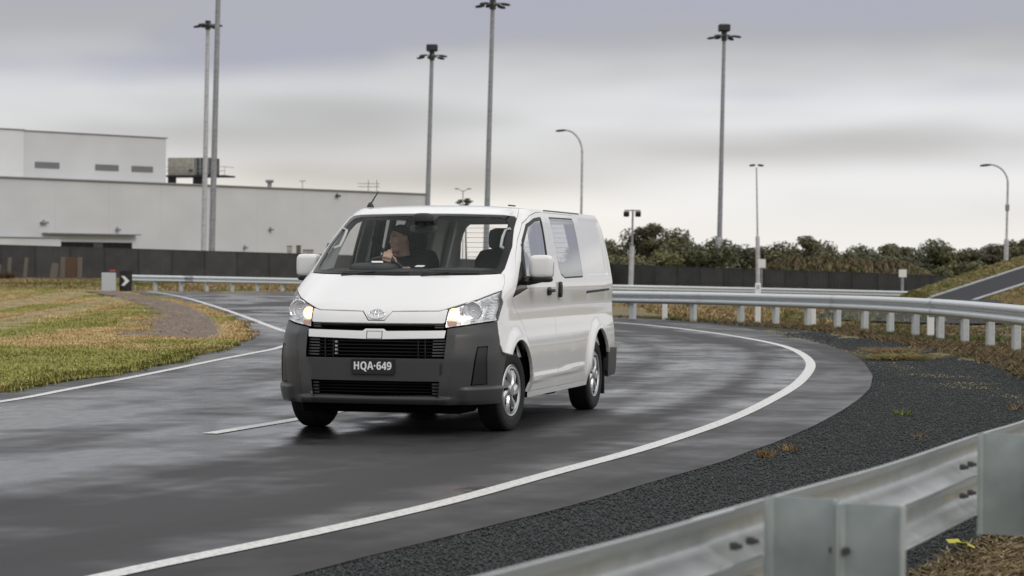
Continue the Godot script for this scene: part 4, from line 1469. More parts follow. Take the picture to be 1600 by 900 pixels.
	for i in isl.size() - 1:
		if isl[i].y > -43.0 or isl[i].y < -108.0:
			continue
		var q := []
		for k2 in 2:
			var a := isl[i + k2]
			var t := (isl[mini(i + k2 + 1, isl.size() - 1)] - isl[maxi(i + k2 - 1, 0)]).normalized().orthogonal()
			if t.x > 0.0: t = -t
			for o in [.45, 1.1, 2.1 + .7 * ROUGH.get_noise_2d(a.x * 9.0, a.y * 9.0)]:
				q.append(Vector3(a.x + t.x * o, .02 + .06 * smoothstep(0.0, 1.6, o) + 0.10 * ROUGH.get_noise_2d((a.x + t.x * o) * 3.0, (a.y + t.y * o) * 3.0) * smoothstep(0.3, 2.5, o), a.y + t.y * o))
		for s in 2:
			grit.quadn(q[s], q[s + 1], q[s + 4], q[s + 3], Vector3.UP, Vector3.UP, Vector3.UP, Vector3.UP)
	struct("grit_verge", grit, M.grit, "bare brown grit along the island's tip")
	# painted lines
	for a in [["edge_line", OUTER_LINE, .140, "thick white edge line round the outside of the bend"], ["edge_line", [[-7.5, -14.0], [-6.0, -20.0], [-5.18, -23.95], [-4.95, -26.16], [-4.7, -28.97], [-4.48, -31.84], [-4.28, -34.63], [-4.09, -36.87], [-3.9, -39.43], [-3.95, -43.0], [-4.2, -46.0], [-4.75, -49.2]], .12, "white edge line along the grass island"], ["edge_line", [[-17.58, -113.99], [-13.75, -97.77], [-9.92, -78.02], [-7.11, -62.6], [-5.48, -53.29], [-4.70, -48.93]], .16, "white line running back to the chevron board"], ["stop_line", [[-8.2, -62.9], [-7.0, -64.2], [-4.8, -65.4]], .22, "faint white cross line behind the island's tip"], ["lane_dash", [[-2.51, -19.67], [-2.25, -20.54], [-1.97, -21.49], [-1.58, -23.0]], .14, "white dash of the centre line leading under the van"], ["lane_dash", [[.4, -33.5], [.62, -36.5]], .11, "white centre dash hidden behind the van"]]:
		g = Geo.new()
		var p := spline(a[1], 0.5)
		for i in p.size() - 1:
			var t0: Vector2 = (p[mini(i + 1, p.size() - 1)] - p[maxi(i - 1, 0)]).normalized().orthogonal() * a[2] / 2
			var t1: Vector2 = (p[mini(i + 2, p.size() - 1)] - p[i]).normalized().orthogonal() * a[2] / 2
			var y := 0.005
			g.quadn(Vector3(p[i].x + t0.x, y, p[i].y + t0.y), Vector3(p[i].x - t0.x, y, p[i].y - t0.y), Vector3(p[i + 1].x - t1.x, y, p[i + 1].y - t1.y), Vector3(p[i + 1].x + t1.x, y, p[i + 1].y + t1.y), Vector3.UP, Vector3.UP, Vector3.UP, Vector3.UP)
		struct(a[0], g, M.line_paint, a[3])

func wet_asphalt() -> StandardMaterial3D:
	var m := mat("asphalt", Color(0.052, 0.051, 0.054), 1.0)
	var W := 768
	var H := 1600
	var n := FastNoiseLite.new()
	n.frequency = 0.012
	n.fractal_octaves = 5
	n.seed = 77
	var big := n.get_image(W, H, false, false, false)
	n.frequency = 0.25
	n.seed = 78
	n.fractal_octaves = 2
	var tiny := n.get_image(W, H, false, false, false)
	big.convert(Image.FORMAT_L8)
	tiny.convert(Image.FORMAT_L8)
	var b := big.get_data()
	var t := tiny.get_data()
	var rough := PackedByteArray()
	rough.resize(W * H)
	var alb := PackedByteArray()
	alb.resize(W * H * 3)
	var line := spline(OUTER_LINE, 0.4)
	var st := FastNoiseLite.new()
	st.frequency = 1.0
	st.fractal_octaves = 4
	st.seed = 15
	for j in H:
		var z := -122.0 + 128.0 * j / H
		var x0 := 1e9
		var slope := 0.0
		for i in line.size() - 1:
			if (line[i].y - z) * (line[i + 1].y - z) <= 0.0:
				x0 = lerpf(line[i].x, line[i + 1].x, clampf((z - line[i].y) / (line[i + 1].y - line[i].y + 1e-9), 0, 1))
				slope = (line[i + 1].x - line[i].x) / (line[i + 1].y - line[i].y + 1e-9)
		var c := sqrt(1.0 + slope * slope)
		for i in W:
			var x := -24.0 + 32.0 * i / W
			var k := j * W + i
			var q := b[k] / 255.0
			var wet := smoothstep(0.36, 0.64, q)
			if x0 < 1e8:
				wet = clampf(0.45 + 0.85 * st.get_noise_2d((x0 - x) / c * .6, z * .04) + 0.62 * st.get_noise_2d(x * .42, z * .42) + 0.38 * st.get_noise_2d(x * 1.5 + 40.0, z * 1.5) + smoothstep(1.0, 5.0, (x0 - x) / c) * .25, 0.0, 1.0)
			var shade := 1.0
			if x0 < 1e8:
				var o := (x0 - x) / c
				if o < 0.0:
					wet *= 0.6
					shade -= 0.22
				for w in [0.75, 2.35, 4.25, 5.7]:
					var e := absf(o - w) / 0.45
					if e < 1.0:
						wet = maxf(wet - 0.55 * (1.0 - e), 0.0) if w < 2.4 else minf(wet + 0.4 * (1.0 - e), 1.0)
						shade -= 0.10 * (1.0 - e)
			var r := 0.70 - 0.53 * wet + (t[k] / 255.0 - 0.5) * 0.10
			rough[k] = int(clampf(r, 0.1, 1.0) * 255.0)
			shade *= 0.86 + 0.28 * (t[k] / 255.0) - 0.22 * wet
			var s := int(clampf(shade * 0.78, 0.0, 1.0) * 255.0)
			alb[k * 3] = s
			alb[k * 3 + 1] = s
			alb[k * 3 + 2] = s
	m.metallic_specular = 0.43
	m.roughness_texture = ImageTexture.create_from_image(Image.create_from_data(W, H, false, Image.FORMAT_L8, rough))
	m.albedo_texture = ImageTexture.create_from_image(Image.create_from_data(W, H, false, Image.FORMAT_RGB8, alb))
	m.albedo_color = Color(0.046, 0.0445, 0.048).linear_to_srgb()
	return m

func stone_mesh() -> Mesh:
	var g := Geo.new()
	var t := (1.0 + sqrt(5.0)) / 2.0
	var p := [Vector3(-1, t, 0), Vector3(1, t, 0), Vector3(-1, -t, 0), Vector3(1, -t, 0), Vector3(0, -1, t), Vector3(0, 1, t), Vector3(0, -1, -t), Vector3(0, 1, -t), Vector3(t, 0, -1), Vector3(t, 0, 1), Vector3(-t, 0, -1), Vector3(-t, 0, 1)]
	for i in 12:
		p[i] = p[i].normalized() * rng.randf_range(.7, 1.15) * Vector3(1, .7, .85)
	for f in [[0, 11, 5], [0, 5, 1], [0, 1, 7], [0, 7, 10], [0, 10, 11], [1, 5, 9], [5, 11, 4], [11, 10, 2], [10, 7, 6], [7, 1, 8], [3, 9, 4], [3, 4, 2], [3, 2, 6], [3, 6, 8], [3, 8, 9], [4, 9, 5], [2, 4, 11], [6, 2, 10], [8, 6, 7], [9, 8, 1]]:
		g.tri(p[f[0]], p[f[1]], p[f[2]])
	return g.mesh()

func scatter_stones(bed: PackedVector2Array) -> void:
	var places := []
	var cols := []
	while places.size() < 110000:
		var d := 5.5 * pow(50.0 / 5.5, pow(rng.randf(), 0.8))
		var x := rng.randf_range(-0.12, 0.235) * d
		if not Geometry2D.is_point_in_polygon(Vector2(x, -d), bed):
			continue
		var s := rng.randf_range(.004, .0085) * (1.0 + d / 40.0)
		var basis := Basis(Vector3(rng.randf_range(-1, 1), rng.randf_range(-1, 1), rng.randf_range(-1, 1)).normalized(), rng.randf() * TAU).scaled(Vector3.ONE * s)
		places.append(Transform3D(basis, Vector3(x, -0.008 + 0.05 * smoothstep(5.2, 7.5, x) * smoothstep(-60.0, -50.0, -d), -d)))
		var k := rng.randf_range(.6, 1.12)
		if rng.randf() < .02: k = 2.4
		cols.append(Color(.021 * k, .0275 * k, .027 * k))
	tag(scatter("gravel", stone_mesh(), M.stone, places, cols), "loose dark crushed stones of the road shoulder")

func tuft_mesh(blades: int, h: float, w: float, spread: float) -> Mesh:
	var g := Geo.new()
	for i in blades:
		var a := rng.randf() * TAU
		var o := Vector3(cos(a), 0, sin(a)) * rng.randf() * spread
		var lean := Vector3(rng.randf_range(-1, 1), 0, rng.randf_range(-1, 1)) * h * .55
		var hh := h * rng.randf_range(.5, 1.0)
		var sd := Vector3(cos(a * 3.0), 0, sin(a * 3.0)) * w
		var m := o + Vector3(0, hh * .6, 0) + lean * .35
		var n := Vector3(cos(a * 3.0 + 1.57), 1.2, sin(a * 3.0 + 1.57)).normalized()
		g.tn(o - sd, o + sd, m + sd * .7, n, n, n)
		g.tn(o - sd, m + sd * .7, m - sd * .7, n, n, n)
		g.tn(m - sd * .7, m + sd * .7, o + Vector3(0, hh, 0) + lean, n, n, n)
	return g.mesh()

var STRAW := [Color(.39, .285, .135), Color(.33, .235, .11), Color(.26, .175, .08), Color(.43, .33, .165)]
var GREEN := [Color(.125, .175, .022), Color(.17, .20, .030), Color(.105, .145, .02), Color(.22, .215, .045)]

func scatter_grass(lawn: PackedVector2Array, isl: PackedVector2Array) -> void:
	var pat := FastNoiseLite.new()
	pat.frequency = 0.09
	pat.seed = 12
	pat.fractal_octaves = 3
	var places := []
	var cols := []
	while places.size() < 105000:
		var d := 24.0 * pow(118.0 / 24.0, rng.randf())
		var x := -rng.randf_range(0.03, 0.32) * d
		var p := Vector2(x, -d)
		if not Geometry2D.is_point_in_polygon(p, lawn):
			continue
		var e := gap_of(p, isl) if d > 40.0 or rng.randf() < .35 else 3.0
		# bare grit along the tip and the road edge
		if d > 43.0 and e < 2.0 + .6 * pat.get_noise_2d(x * 9.0, d * 4.0) and e > 0.55 and rng.randf() < .93:
			continue
		var s := rng.randf_range(.6, 1.35) * (1.0 + d / 160.0)
		if e < .45 and d < 60.0: s *= 1.3
		var y := 0.006 + 0.06 * smoothstep(0.0, 1.6, e) + (0.05 * smoothstep(2.0, 9.0, gap_of(p, isl)) * smoothstep(75.0, 50.0, d) if e >= 2.0 else 0.0)
		places.append(Transform3D(Basis(Vector3.UP, rng.randf() * TAU).scaled(Vector3(s, s * rng.randf_range(.35, 1.0), s)), Vector3(x, y - .01 + 0.10 * ROUGH.get_noise_2d(x * 3.0, -d * 3.0) * smoothstep(0.3, 2.5, e), -d)))
		var v := 1.5 * pat.get_noise_2d(x * 1.3, -d * .42) + (.10 if d < 36.0 else 0.0) + rng.randf_range(-.10, .10) + (.25 if e < .6 else 0.0)
		var c: Color = GREEN[rng.randi() % 4].lerp(STRAW[rng.randi() % 4], .25) if v > .20 else STRAW[rng.randi() % 4]
		cols.append(c * rng.randf_range(1.3, 2.0))
	tag(scatter("dry_grass", tuft_mesh(14, .040, .0034, .11), M.blade, places, cols), "short straw and green grass covering the island")
	# the ground beyond, up to the fences
	places = []
	cols = []
	while places.size() < 20000:
		var left := rng.randf() < .55
		var z := rng.randf_range(-180.0, -112.0) if left else rng.randf_range(-128.0, -60.0)
		var x := rng.randf_range(-.23, -.04) * -z if left else rng.randf_range(.04, .22) * -z
		if not left and (x < 4.5 + (z + 62.0) * .02 or (x > 7.0 and x < 20.0 and z > -104.0 and rng.randf() < .8 and absf(x - lerpf(11.0, 18.5, (-z - 62.0) / 36.0)) < 3.6)):
			continue
		if left and z > -118.0 and x > -18.5 - (z + 111.0) * -.9:
			continue
		var s := rng.randf_range(1.0, 2.6)
		places.append(Transform3D(Basis(Vector3.UP, rng.randf() * TAU).scaled(Vector3(s, s * .8, s)), Vector3(x, land(x, z), z)))
		var v := pat.get_noise_2d(x * 1.2, z * .5) + rng.randf_range(-.2, .2)
		cols.append((GREEN[rng.randi() % 4] if v > .2 else STRAW[rng.randi() % 4]) * rng.randf_range(.8, 1.4))
	tag(scatter("field_grass", tuft_mesh(10, .075, .008, .14), M.blade, places, cols), "straw and weeds on the open ground before the fences")
	# rough dead grass along the foot of the guard rail and behind it
	places = []
	cols = []
	var strip := spline([[3.4, -63.6], [5.2, -61.2], [6.6, -56.2], [7.4, -52.4], [7.8, -48.0], [8.0, -43.5], [8.05, -38.0], [7.8, -33.0], [7.3, -28.5], [6.9, -24.5], [5.9, -19.5]], .5)
	while places.size() < 11000:
		var q := strip[rng.randi() % strip.size()]
		var out := absf(rng.randfn(0.0, 1.0))
		var p := q + Vector2(rng.randf_range(-1.0, .3) if rng.randf() < .55 else out * 2.2, rng.randf_range(-.4, .4) - (out if q.y < -58.0 else 0.0))
		var s := rng.randf_range(.6, 1.6)
		places.append(Transform3D(Basis(Vector3.UP, rng.randf() * TAU).scaled(Vector3(s, s * .5, s)), Vector3(p.x, land(p.x, p.y) + .005, p.y)))
		var v := pat.get_noise_2d(p.x * 3.0, p.y * 2.0) + rng.randf_range(-.2, .2)
		cols.append((GREEN[rng.randi() % 4] if v > .22 else STRAW[rng.randi() % 4]) * rng.randf_range(.3, .8))
	for i in 6000:
		var z := rng.randf_range(-14.5, -5.0)
		var x := 2.40 + (z + 11.7) * -.42 + absf(rng.randfn(0, .40)) - .12
		var s := rng.randf_range(.4, 1.0)
		places.append(Transform3D(Basis(Vector3.UP, rng.randf() * TAU).scaled(Vector3(s * 1.4, s * .35, s * 1.4)), Vector3(x, -.005, z)))
		cols.append(STRAW[rng.randi() % 4] * rng.randf_range(.35, 1.1))
	tag(scatter("dead_grass", tuft_mesh(9, .13, .006, .10), M.blade, places, cols), "brown dead grass and litter along the guard rail posts")

func clump(label: String, at: Vector2, cols: Array, size: float, flat: float, blades: int) -> void:
	var g := Geo.new()
	g.coloured = true
	for i in blades:
		g.tint = cols[rng.randi() % cols.size()] * rng.randf_range(.7, 1.15)
		var a := rng.randf() * TAU
		var o := Vector3(at.x, land(at.x, at.y) + .03, at.y) + Vector3(cos(a), 0, sin(a) * .8) * size * sqrt(rng.randf()) * .6
		var tip := o + Vector3(rng.randf_range(-1, 1) * size * .5, size * flat * rng.randf_range(.4, 1.0), rng.randf_range(-1, 1) * size * .5)
		var sd := Vector3(cos(a * 5.0), 0, sin(a * 5.0)) * .006
		g.tri(o - sd, o + sd, tip)
	tag(obj("grass_tuft", g, M.blade), label, "grass", "grass tufts growing out of the gravel")

# ---- guard rails -----------------------------------------------------------------------------
func beam_profile() -> Array:
	var half := [[.004, .156], [.012, .1555], [.030, .147], [.062, .126], [.078, .112], [.083, .098], [.083, .066], [.078, .052], [.060, .036], [.022, .012], [.006, .004], [.0, .0]]
	var out := half.duplicate()
	for i in range(half.size() - 2, -1, -1):
		out.append([half[i][0], -half[i][1]])
	return out

func beam(g: Geo, path: Array, shift: float) -> void:
	# path: [Vector3 on the rail's mid height, tangent]
	var prof := beam_profile()
	var th := .0045
	for i in path.size() - 1:
		for sgn in [1.0, -1.0]:
			for j in prof.size() - 1:
				var q := []
				var m := []
				for e in [[i, j], [i + 1, j], [i + 1, j + 1], [i, j + 1]]:
					var P: Vector3 = path[e[0]][0]
					var t: Vector3 = path[e[0]][1]
					var s := t.cross(Vector3.UP).normalized()
					var a: Array = prof[maxi(e[1] - 1, 0)]
					var b: Array = prof[mini(e[1] + 1, prof.size() - 1)]
					var d := Vector2(b[0] - a[0], b[1] - a[1]).normalized()
					var nn := (s * -d.y + Vector3.UP * d.x).normalized()
					if nn.dot(s) < 0: nn = -nn
					q.append(P + s * (prof[e[1]][0] + shift) + Vector3.UP * prof[e[1]][1] + nn * th * sgn * .5)
					m.append(nn * sgn)
				g.quadn(q[0], q[1], q[2], q[3], m[0], m[1], m[2], m[3])
	# rolled edges top and bottom
	for k in [0, prof.size() - 1]:
		var pts := []
		for e in path:
			pts.append(e[0] + e[1].cross(Vector3.UP).normalized() * (prof[k][0] + shift) + Vector3.UP * prof[k][1])
		g.tube(pts, [.005], 6)

func c_section(g: Geo, at: Vector3, t: Vector3, out: Vector3, deep: float, lo: float, hi: float, flange: float) -> void:
	# web across the rail from "at" outward, flanges turned along the rail
	var th := .007
	var r := .012
	var poly2 := [[0.0, flange], [0.0, r], [r * .3, r * .3], [r, 0.0], [deep - r, 0.0], [deep - r * .3, r * .3], [deep, r], [deep, flange]]
	var inner := [[th, flange], [th, r + th * .5], [r + th * .3, th], [deep - r - th * .3, th], [deep - th, r + th * .5], [deep - th, flange]]
	inner.reverse()
	var basis := Basis(out, t, Vector3.UP)
	g.prism(Transform3D(basis, Vector3(at.x, at.y + lo, at.z)), v2s(poly2 + inner), hi - lo)

func guard_rail(called: String, label: String, pts: Array, tops: Array, posts: Array, near: bool, seg: float) -> Node3D:
	var ds := 0.1 if near else 0.25
	var path := spline(pts, ds)
	var o := thing(called, label, "guard rail", Vector3(path[0].x, 0, path[0].y))
	var full := []
	for i in path.size():
		var t2 := (path[mini(i + 1, path.size() - 1)] - path[maxi(i - 1, 0)]).normalized()
		var top := lerpf(tops[0], tops[1], smoothstep(-62.0, -42.0, path[i].y) if tops.size() > 2 else float(i) / path.size())
		full.append([Vector3(path[i].x, top - .156, path[i].y) - o.position, Vector3(t2.x, 0, t2.y)])
	var first := 0
	for q in path.size():
		if path[q].distance_to(posts[0]) < path[first].distance_to(posts[0]): first = q
	var step := int(seg / ds)
	var off := (first + int(.45 / ds)) % step
	var i := -step + off
	while i < full.size() - 1:
		var a := maxi(i - 1, 0)
		var b := mini(i + step + 1 + int(.3 / ds), full.size())
		if b - a > 1:
			var g := Geo.new()
			beam(g, full.slice(a, b), 0.0 if (i / step) % 2 == 0 else 0.009)
			obj("rail_beam", g, M.galvanised_near if near else M.galvanised, o)
		i += step
	var s: float = fposmod(first * ds, posts[1])
	while s < (full.size() - 1) * ds:
		var e: Array = full[int(s / ds + .01)]
		var t: Vector3 = e[1]
		var out := -t.cross(Vector3.UP).normalized()
		var p := Vector3(e[0].x, 0, e[0].z)
		var top: float = e[0].y + .156
		var y0 := land(p.x + o.position.x, p.z + o.position.z)
		var g := Geo.new()
		if near:
			c_section(g, p + out * .004, t, out, .205, top - .385, top + .012, .05)
			obj("blockout", g, M.galvanised_dull, o)
			g = Geo.new()
			c_section(g, p + out * .214 + t * .004, t, out, .19, y0 - .3, top + .002, .055)
			obj("post", g, M.galvanised_dull, o)
			for h in [.13, .30]:
				for w in [.195, .235]:
					g = Geo.new()
					var c: Vector3 = p + out * w + Vector3.UP * (top - h) - t * .004
					g.tube([c + t * .03, c - t * .008], [.011], 6)
					g.tube([c - t * .008, c - t * .016], [.006], 8)
					obj("bolt", g, M.bolt_dark, o)
			for h in [.10, .21]:
				for w in [-.30, -.16, .16, .30]:
					g = Geo.new()
					var c: Vector3 = p + t * w + Vector3.UP * (top - h) + -out * .035
					g.tube([c + out * .045, c + out * .025], [.012], 6)
					g.tube([c + out * .058, c + out * .042], [.007], 8)
					obj("splice_bolt", g, M.bolt_dark, o)
		else:
			g.box(Transform3D(Basis(out, Vector3.UP, t), p + out * .085 + Vector3.UP * (top - .18)), Vector3(.15, .34, .14), .02)
			obj("blockout", g, M.galvanised_dull, o)
			g = Geo.new()
			g.box(Transform3D(Basis(out, Vector3.UP, t), p + out * .23 + Vector3.UP * (top + y0 - .35) / 2.0), Vector3(.13, top - y0 + .3, .17), .02)
			obj("post", g, M.galvanised, o)
		s += posts[1]
	return o

func make_rails() -> void:
	guard_rail("guard_rail", "galvanised guard rail sweeping round the outside of the bend behind the van", [[-8.8, -114.6], [-7.0, -107.0], [-3.0, -78.0], [-1.2, -69.2], [.3, -64.7], [1.5, -62.8], [2.84, -61.8], [4.9, -59.7], [6.2, -56.4], [7.1, -52.5], [7.65, -48.2], [7.95, -43.6], [8.05, -38.0], [7.8, -33.0], [7.2, -28.5]], [.735, .82, 1], [Vector2(4.50, -60.3), 2.0], false, 4.0)
	guard_rail("guard_rail", "galvanised guard rail close to the camera, seen from behind with its posts", [[7.2, -28.5], [6.6, -24.5], [5.4, -19.5], [4.05, -15.0], [2.9, -11.95], [2.25, -10.25], [1.82, -9.25], [1.29, -7.95], [.82, -6.92], [.34, -5.86], [-.04, -5.08], [-.55, -4.0], [-1.15, -2.8]], [.78, .76], [Vector2(.73, -6.68), 2.76], true, 5.52)
	guard_rail("guard_rail", "long low guard rail far back beside the dark fence", [[-18.0, -111.2], [-15.7, -113.6], [-11.0, -117.8], [-5.0, -123.0], [1.0, -129.5], [6.06, -134.5], [14.94, -135.8], [23.2, -134.0]], [.80, -.02], [Vector2(-15.7, -113.6), 1.5], false, 4.0)
	# rounded end of the far rail: grey end plate and black board with a white chevron
	var o := thing("chevron_board", "black board with a white chevron on the guard rail's end", "road sign", Vector3(-18.15, .04, -109.9))
	var g := Geo.new()
	var rows := []
	for i in 13:
		var a := lerpf(-.95, .95, i / 12.0)
		rows.append(Vector3(sin(a) * .42, 0, cos(a) * .42 - .42))
	for i in 12:
		var a: Vector3 = rows[i]
		var b: Vector3 = rows[i + 1]
		var na := (a + Vector3(0, 0, .42)).normalized()
		var nb := (b + Vector3(0, 0, .42)).normalized()
		g.quadn(a, b, b + Vector3(0, 1.03, 0), a + Vector3(0, 1.03, 0), na, nb, nb, na)
		g.quadn(a - na * .02, b - nb * .02, b - nb * .02 + Vector3(0, 1.03, 0), a - na * .02 + Vector3(0, 1.03, 0), -na, -nb, -nb, -na)
		g.quad(a + Vector3(0, 1.03, 0), b + Vector3(0, 1.03, 0), b - nb * .02 + Vector3(0, 1.03, 0), a - na * .02 + Vector3(0, 1.03, 0))
	o.position.x += .18
	o.scale = Vector3(.86, .92, .86)
	obj("board", g, M.sign_black, o)
	g = Geo.new()
	var arrow := [[-.24, .78], [-.04, .78], [.22, .53], [-.04, .28], [-.24, .28], [.0, .53]]
	sheet(g, func(x: float, y: float) -> Vector3: return Vector3(x, y, sqrt(.42 * .42 - x * x) - .42 + .008), poly(arrow), [], Vector2(.05, .05), 0.0, func(_p: Vector3) -> Vector3: return Vector3.BACK)
	obj("chevron", outward(g, Vector3.BACK), M.sign_white, o)
	g = Geo.new()
	g.bx(Vector3(0, .5, -.30), Vector3(.14, 1.0, .14), .02)
	obj("post", g, M.galvanised_dull, o)
	o = thing("end_plate", "plain grey end plate left of the chevron board", "rail end", Vector3(-18.72, .03, -109.8))
	g = Geo.new()
	g.bx(Vector3(0, .44, 0), Vector3(.66, .86, .05), .02, .18)
	obj("plate", g, M.sign_grey, o)
	g = Geo.new()
	g.bx(Vector3(.1, .4, -.12), Vector3(.1, .9, .1), .01)
	obj("post", g, M.galvanised_dull, o)
	g = Geo.new()
	g.bx(Vector3(.16, .95, -.08), Vector3(.26, .12, .04), .02)
	obj("reflector", g, M.red_reflector, o)
	# white marker posts
	var marks := [["short white marker post nearest the van's tail, under the rail", 4.0, -61.9, .62], ["tall white marker post rising above the guard rail", 6.05, -58.2, 1.02], ["short white marker post just right of the tall one", 7.05, -55.4, .66], ["short white marker post under the rail's right half", 8.25, -46.6, .70]]
	for m in marks:
		var y0 := land(m[1], m[2])
		o = thing("marker_post", m[0], "marker post", Vector3(m[1], y0, m[2]), 0.0, "white marker posts along the guard rail")
		g = Geo.new()
		g.bx(Vector3(0, m[3] / 2.0 - .1, 0), Vector3(.14, m[3] + .2, .04), .012)
		obj("stake", g, M.white_post, o)
		g = Geo.new()
		g.bx(Vector3(0, m[3] - .10, .022), Vector3(.08, .10, .006), .002)
		obj("reflector", g, M.sign_grey, o)

# ---- fence, building, masts ------------------------------------------------------------------
func fence(called: String, label: String, pts: Array, high: float, pan: float) -> void:
	var o := thing(called, label, "fence", Vector3(pts[0][0], 0, pts[0][2]))
	var line := []
	for p in pts:
		line.append(Vector3(p[0], p[1], p[2]))
	var number := 0
	for i in line.size() - 1:
		var a: Vector3 = line[i] - o.position
		var b: Vector3 = line[i + 1] - o.position
		var n := int(a.distance_to(b) / pan)
		for k in n:
			var p := a.lerp(b, float(k) / n)
			var q := a.lerp(b, float(k + 1) / n)
			var t := Vector3(q.x - p.x, 0, q.z - p.z).normalized()
			var out := t.cross(Vector3.UP)
			var g := Geo.new()
			var w := p.distance_to(q)
			var up := Vector3(0, high, 0)
			# ribbed sheet: six trapezoid ribs
			var prev := p
			for r in 13:
				var c := p.lerp(q, minf((r + 1) / 13.0, 1.0)) + out * (.035 if r % 2 == 0 and r < 12 else 0.0)
				g.quad(prev - up, c - up, c, prev)
				prev = c
			g.bar(p + Vector3(0, -.03, 0) + out * .02, q + Vector3(0, -.03, 0) + out * .02, .05, .05)
			obj("panel", g, M.fence_steel if (number * 7) % 5 < 3 else M.fence_steel_pale, o)
			g = Geo.new()
			g.bx(p + Vector3(0, -high / 2.0, 0) + out * .02, Vector3(.07, high, .07))
			obj("post", g, M.fence_steel, o)
			number += 1

func make_building() -> void:
	var o := thing("warehouse", "large pale grey warehouse with a taller block on its left", "building", Vector3(-45, 0, -285))
	var z := o.position
	# the front wall runs back to the right
	var A := Vector3(-72.0, 0, -243.2) - z
	var B := Vector3(-11.4, 0, -318.0) - z
	var t := (B - A).normalized()
	var out := t.cross(Vector3.UP)
	var face := Basis(t, Vector3.UP, out)
	var L := A.distance_to(B)
	var g := Geo.new()
	var n := 12
	for k in n:
		g = Geo.new()
		g.box(Transform3D(face, A + t * L * (k + .5) / n + Vector3(0, 5.0, 0) - out * .2), Vector3(L / n - .006, 12.0 - .5 + .01 * (k % 2), .4), .01)
		obj("wall_panel", g, M.white_cladding, o)
	g = Geo.new()
	g.box(Transform3D(face, A + t * L * .5 + Vector3(0, 4.8, 0) - out * 22.0), Vector3(L - .5, 11.4, 43.0))
	g.box(Transform3D(face, A + t * (L - .2) + Vector3(0, 5.0, 0) - out * 22.0), Vector3(.4, 11.5, 43.5))
	obj("shed", g, M.white_cladding, o)
	g = Geo.new()
	g.box(Transform3D(face, A + t * L * .5 + Vector3(0, 10.72, 0) - out * .1), Vector3(L + .3, .16, .75), .03)
	obj("roof_flashing", g, M.trim_grey, o)
	g = Geo.new()
	g.box(Transform3D(face, A + t * (L - .25) + Vector3(0, 9.4, 0) + out * .06), Vector3(.45, 2.6, .5), .03)
	obj("rain_head", g, M.trim_grey, o)
	# taller block set back, and its nearer left bay
	var C := Vector3(-56.47, 0, -270.6) - z
	var D := Vector3(-41.88, 0, -286.0) - z
	var t2 := (D - C).normalized()
	var o2 := t2.cross(Vector3.UP)
	var f2 := Basis(t2, Vector3.UP, o2)
	var L2 := C.distance_to(D)
	g = Geo.new()
	g.box(Transform3D(f2, (C + D) / 2.0 + Vector3(0, 12.2, 0) - o2 * 9.0), Vector3(L2, 8.4, 18.0), .03)
	obj("upper_block", g, M.white_cladding, o)
	g = Geo.new()
	g.box(Transform3D(f2, (C + D) / 2.0 + Vector3(0, 16.36, 0) - o2 * 9.0), Vector3(L2 + .3, .14, 18.3), .03)
	obj("roof_flashing", g, M.trim_grey, o)
	g = Geo.new()
	g.box(Transform3D(f2, C - t2 * 7.1 + Vector3(0, 12.2, 0) - o2 * 7.9), Vector3(14.0, 8.4, 18.0), .03)
	obj("left_bay", g, M.pale_cladding, o)
	g = Geo.new()
	g.box(Transform3D(f2, C - t2 * 7.1 + Vector3(0, 16.36, 0) - o2 * 7.9), Vector3(14.2, .14, 18.3), .03)
	obj("roof_flashing", g, M.trim_grey, o)
	g = Geo.new()
	g.tube([C + o2 * .12 + t2 * .25 + Vector3(0, 10.9, 0), C + o2 * .12 + t2 * .25 + Vector3(0, 16.2, 0)], [.13], 8)
	obj("downpipe", g, M.trim_grey, o)
	for x in [[2.2, 5.6], [10.7, 14.1], [16.0, 19.2]]:
		var ve := Node3D.new()
		ve.name = "louvre_vent"
		o.add_child(ve, true)
		g = Geo.new()
		var c: Vector3 = C + t2 * (x[0] + x[1]) / 2.0 + Vector3(0, 12.48, 0) + o2 * .03
		g.box(Transform3D(f2, c), Vector3(x[1] - x[0], .72, .08), .02)
		obj("frame", g, M.vent_grey, ve)
		for k in 5:
			g = Geo.new()
			g.box(Transform3D(f2 * Basis(Vector3.RIGHT, .6), c + Vector3(0, -.28 + k * .14, 0) + o2 * .06), Vector3(x[1] - x[0] - .1, .10, .02))
			obj("slat", g, M.trim_grey, ve)
	# foot of the wall: dark window band, canopy edge, low annexe, wall lamps
	var at := func(px: float, y: float, o_: float) -> Vector3:
		# point of the front wall whose x is px
		var k := (px - z.x - A.x) / t.x
		return A + t * k + Vector3(0, y, 0) + out * o_
	var wn := Node3D.new()
	wn.name = "window_band"
	o.add_child(wn)
	g = Geo.new()
	g.box(Transform3D(face, at.call(-48.3, 2.95, .03)), Vector3(11.9, 1.35, .10), .02)
	obj("frame", g, M.steel_dark, wn)
	for k in 8:
		g = Geo.new()
		g.box(Transform3D(face, at.call(-48.3, 2.95, .09) + t * (k - 3.5) * 1.45), Vector3(1.36, 1.2, .03), .01)
		obj("pane", g, M.window_dark if k != 4 else M.plant_dark, wn)
	g = Geo.new()
	g.box(Transform3D(face, at.call(-48.6, 4.55, .5)), Vector3(14.0, .14, 1.0), .02)
	obj("canopy", g, M.trim_grey, o)
	g = Geo.new()
	g.box(Transform3D(face, at.call(-62.0, 2.0, 3.0)), Vector3(24.0, 3.9, 6.0), .03)
	obj("annexe", g, M.white_cladding, o)
	g = Geo.new()
	g.box(Transform3D(face, at.call(-62.0, 3.98, 3.0)), Vector3(24.3, .12, 6.3), .03)
	obj("annexe_roof", g, M.trim_grey, o)
